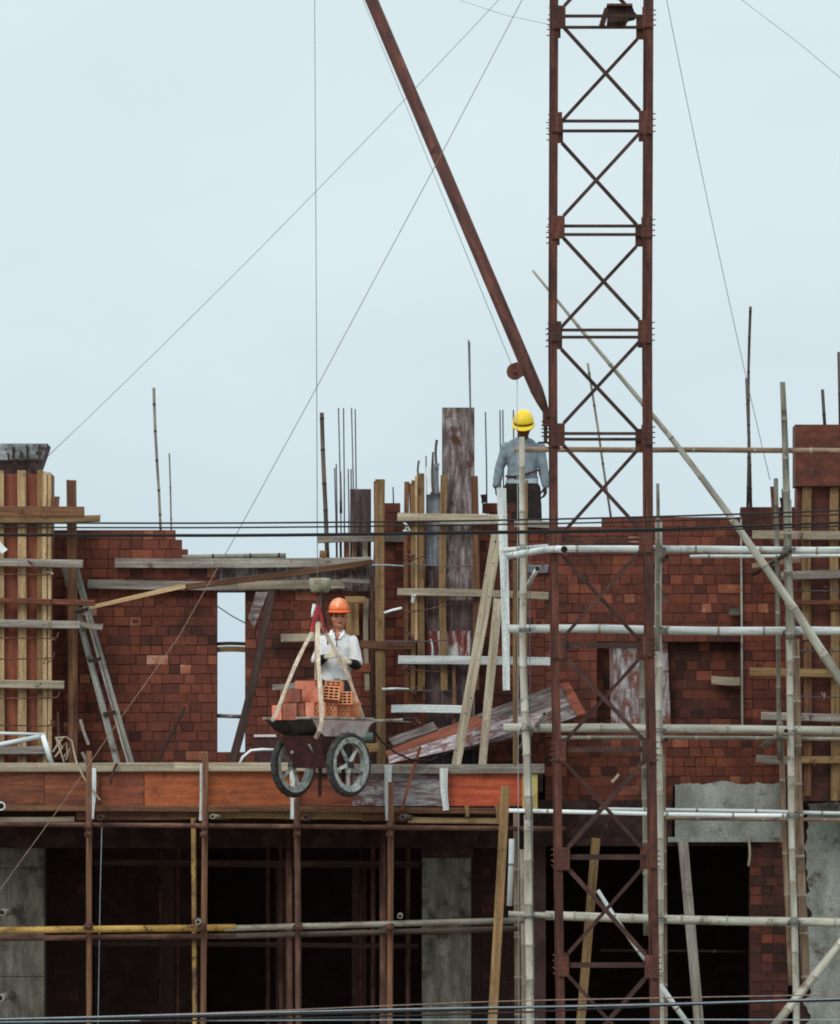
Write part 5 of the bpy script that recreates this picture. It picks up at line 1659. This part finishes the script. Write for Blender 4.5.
# --- worker in the white shirt, standing on the deck behind the load
FA = V((P(336, 765, -.45).x, -.45, ZD))
PA = empty('person', FA, 'worker in white shirt and orange helmet steadying the hanging brick load', 'person')
hc, hr = V((.03, -.03, 1.475)), Euler((-.06, 0, .10))
bm = bmesh.new()
head(bm, hc, hr)
limb(bm, [V((.015, .0, 1.30)), V((.022, -.01, 1.40))], [.062, .055])
loft(bm, [(V((0, 0, .78)), .13, .10), (V((0, 0, .90)), .125, .095), (V((0, 0, 1.05)), .135, .095), (V((.01, 0, 1.18)), .15, .098), (V((.015, 0, 1.27)), .12, .075), (V((.015, 0, 1.32)), .07, .06)])
ball(bm, V((.015, -.075, 1.27)), .04, (.8, .9, 1.35))
sh = [V((-.13, 0, 1.22)), V((.158, 0, 1.225))]
el = [V((-.185, -.08, 1.03)), V((.205, -.06, 1.0))]
wr = [V((-.09, -.285, 1.075)), V((.135, -.27, 1.02))]
for s_, e1, w1 in zip(sh, el, wr): limb(bm, [s_, s_.lerp(e1, .5), e1, e1.lerp(w1, .35), w1], [.046, .041, .035, .036, .027])
hand(bm, wr[0], V((.75, -.5, .25)), V((.4, .7, -.3)), -1, .9, .95)
hand(bm, wr[1], V((-.75, -.5, .15)), V((-.4, .7, -.3)), 1, .9, .95)
for s_ in (-1, 1):
    limb(bm, [V((s_ * .085, 0, .80)), V((s_ * .095, -.015, .44)), V((s_ * .10, .01, .09))], [.085, .056, .038])
    limb(bm, [V((s_ * .10, .03, .045)), V((s_ * .11, -.06, .04)), V((s_ * .12, -.14, .028))], [.042, .038, .026])
gl = lambda p: (p - (wr[0] + V((.04, -.04, .01)))).length < .12 or (p - (wr[1] + V((-.04, -.04, 0)))).length < .12
fuse('body', bm, [skinM, eyeM, lipM, gloveM], PA, .0065, 3, paint=facepaint(hc, hr, gl))
# shirt with short sleeves
bm = bmesh.new()
loft(bm, [(V((0, 0, .845)), .15, .118), (V((0, 0, .93)), .142, .112), (V((0, 0, 1.06)), .165, .122), (V((.01, 0, 1.18)), .178, .126), (V((.012, 0, 1.255)), .155, .10), (V((.015, 0, 1.292)), .115, .088), (V((.015, 0, 1.322)), .072, .068)])
for s_, e1 in zip(sh, el): limb(bm, [s_ + V((0, 0, .005)), s_.lerp(e1, .45), s_.lerp(e1, .85)], [.064, .062, .066])
fuse('shirt', bm, [whiteshirt], PA, .008, 2, fold=.019, seed=2, foldsc=12)
bm = bmesh.new()
for s_ in (-1, 1):    # collar flaps
    limb(bm, [V((.015 + s_ * .06, -.03, 1.335)), V((.015 + s_ * .055, -.075, 1.30)), V((.015 + s_ * .022, -.105, 1.265))], [.017, .018, .013], 8)
limb(bm, [V((.015 - .06, .0, 1.335)), V((.015, .05, 1.35)), V((.015 + .06, 0, 1.335))], [.016, .018, .016], 8)
fuse('collar', bm, [whiteshirt], PA, .006, 2)
bm = bmesh.new()
for e1, w1, s1 in zip(el, wr, sh): limb(bm, [s1.lerp(e1, .80), e1, e1.lerp(w1, .45), e1.lerp(w1, .88)], [.046, .050, .047, .036])
fuse('arm_sleeves', bm, [blackfab], PA, .008, 2, fold=.006, seed=5)
bm = bmesh.new()
loft(bm, [(V((0, 0, .70)), .155, .115), (V((0, 0, .80)), .15, .115), (V((0, 0, .865)), .14, .108)])
for s_ in (-1, 1): limb(bm, [V((s_ * .082, 0, .78)), V((s_ * .095, -.015, .44)), V((s_ * .10, .01, .09))], [.096, .074, .06])
fuse('trousers', bm, [trousersM], PA, .010, 3, fold=.010, seed=6)
bm = bmesh.new(); a = V((0, 0, .835))
loft(bm, [(a, .146, .115), (a + V((0, 0, .036)), .146, .115)])
o = fuse('belt', bm, [blackfab], PA, .007, 0)
bm = bmesh.new(); box(bm, (-.02, -.135, .838), (.035, -.118, .868)); bmesh.ops.transform(bm, matrix=WM[PA.name], verts=bm.verts); link('buckle', bm, greypipe, o)
bm = bmesh.new()
for s_ in (-1, 1): limb(bm, [V((s_ * .10, .035, .05)), V((s_ * .11, -.06, .05)), V((s_ * .122, -.145, .038))], [.05, .047, .037], 10)
fuse('shoes', bm, [blackfab], PA, .008, 1)
helmet(PA, hc + hr.to_matrix() @ V((0, .0, .062)), hr, orangeH, orangeR, s=.96)
bm = bmesh.new(); tube(bm, [WM[PA.name] @ p for p in (hc + V((-.08, -.01, .03)), hc + V((-.075, -.03, -.06)), hc + V((-.045, -.06, -.115)), hc + V((-.03, -.12, -.2)), hc + V((-.02, -.14, -.3)))], .005, 5); link('chin_strap', bm, blackfab, PA)

# --- worker in grey seen above the wall, head bowed
zB = P(0, 573, 1.55).z
FB = V((P(522, 573, 1.55).x, 1.55, zB))
PB = empty('person', FB, 'worker in grey long sleeves and yellow helmet standing behind the wall with bowed head', 'person')
hc, hr = V((.015, -.09, 1.49)), Euler((.36, 0, -.05))
bm = bmesh.new()
head(bm, hc, hr)
limb(bm, [V((0, .0, 1.32)), V((.01, -.05, 1.40))], [.064, .058])
loft(bm, [(V((0, 0, .86)), .145, .11), (V((0, 0, .97)), .125, .098), (V((0, 0, 1.12)), .13, .1), (V((0, 0, 1.24)), .15, .1), (V((0, 0, 1.31)), .12, .075), (V((0, 0, 1.36)), .07, .06)])
sh = [V((-.165, 0, 1.268)), V((.175, 0, 1.272))]
el = [V((-.232, .0, 1.06)), V((.215, .0, 1.06))]
wr = [V((-.262, -.05, .885)), V((.238, -.04, .89))]
for s_, e1, w1 in zip(sh, el, wr): limb(bm, [s_, s_.lerp(e1, .5), e1, e1.lerp(w1, .35), w1], [.044, .038, .033, .033, .027])
hand(bm, wr[0], V((.08, -.1, -1)), V((.9, -.3, .1)), 1, .45)
hand(bm, wr[1], V((-.02, -.1, -1)), V((-.9, -.3, .1)), -1, .55)
for s_ in (-1, 1):
    limb(bm, [V((s_ * .095, 0, .86)), V((s_ * .12, -.015, .47)), V((s_ * .125, .01, .09))], [.09, .06, .04])
    limb(bm, [V((s_ * .125, .03, .045)), V((s_ * .13, -.06, .04)), V((s_ * .14, -.14, .028))], [.042, .038, .026])
gl = lambda p: p.z < .88 and abs(p.x) > .17 and p.z > .6
fuse('body', bm, [skinD, eyeM, lipM, gloveD], PB, .0065, 3, paint=facepaint(hc, hr, gl))
bm = bmesh.new()
loft(bm, [(V((0, 0, .955)), .158, .128), (V((0, 0, 1.02)), .146, .122), (V((0, 0, 1.13)), .152, .124), (V((0, 0, 1.24)), .182, .125), (V((0, 0, 1.31)), .165, .10), (V((0, 0, 1.345)), .12, .088), (V((0, 0, 1.372)), .075, .07)])
for s_, e1, w1 in zip(sh, el, wr): limb(bm, [s_ + V((0, 0, .005)), s_.lerp(e1, .5), e1, e1.lerp(w1, .5), e1.lerp(w1, .95)], [.058, .052, .046, .045, .037])
fuse('shirt', bm, [greyshirt], PB, .008, 2, fold=.02, seed=12, foldsc=13)
bm = bmesh.new()
loft(bm, [(V((0, 0, .905)), .168, .13), (V((0, 0, .965)), .160, .125)])
fuse('undershirt_hem', bm, [palehem], PB, .008, 1, fold=.01, seed=3)
bm = bmesh.new()
loft(bm, [(V((0, 0, .76)), .165, .12), (V((0, 0, .86)), .158, .12), (V((0, 0, .93)), .148, .112)])
for s_ in (-1, 1): limb(bm, [V((s_ * .09, 0, .84)), V((s_ * .12, -.015, .47)), V((s_ * .125, .01, .09))], [.102, .082, .066])
fuse('trousers', bm, [trousersM], PB, .010, 3, fold=.012, seed=16)
bm = bmesh.new()
for s_ in (-1, 1): limb(bm, [V((s_ * .125, .035, .05)), V((s_ * .13, -.06, .05)), V((s_ * .14, -.145, .038))], [.05, .047, .037], 10)
fuse('shoes', bm, [blackfab], PB, .008, 1)
bm = bmesh.new(); tube(bm, [WM[PB.name] @ p for p in (V((-.165, -.05, .985)), V((-.08, -.135, .975)), V((.04, -.15, 1.0)), V((.13, -.12, 1.03)), V((.175, -.04, 1.05)))], .011, 6); link('tool_strap', bm, chassM, PB)
helmet(PB, hc + hr.to_matrix() @ V((0, .0, .04)), hr, yellowH, yellowH, s=.98)
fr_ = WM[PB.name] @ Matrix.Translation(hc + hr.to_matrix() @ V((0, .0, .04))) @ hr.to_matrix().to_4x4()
bm = bmesh.new(); tube(bm, [fr_ @ V((.110 * math.cos(a), .137 * math.sin(a), .012)) for a in [math.radians(-150 + 12 * i) for i in range(11)]], .006, 6); link('brim_shade_arc', bm, darkw, PB)  # dark arc added to the shell in place of shade at the brim
# plank platform he stands on
e_ = empty('plank_platform', V((FB.x, 1.55, ZD)), 'plank platform on trestles behind the wall under the worker in grey', 'platform')
for k in range(3):
    bm = bmesh.new(); board(bm, V((FB.x - 1.2, 1.34 + k * .21, zB - .022)), V((FB.x + 1.2, 1.34 + k * .21, zB - .022)), .04, .2)
    link('plank', bm, pale, e_)
for x in (-1, 1):
    for y in (1.32, 1.78):
        bm = bmesh.new(); tube(bm, [V((FB.x + x, y, ZD)), V((FB.x + x, y, zB - .045))], .035, 8); link('leg', bm, bambooG, e_)
plank('parapet_board', 514, 524, 552, 525, 7, .84, .05, greyw, 'grey board end in front of the legs of the worker in grey', 'plank')
plank('parapet_board', 596, 546.5, 640, 548, 3, .8, .03, darkw, 'thin dark board on the bricks behind the mast under the cables', 'plank')
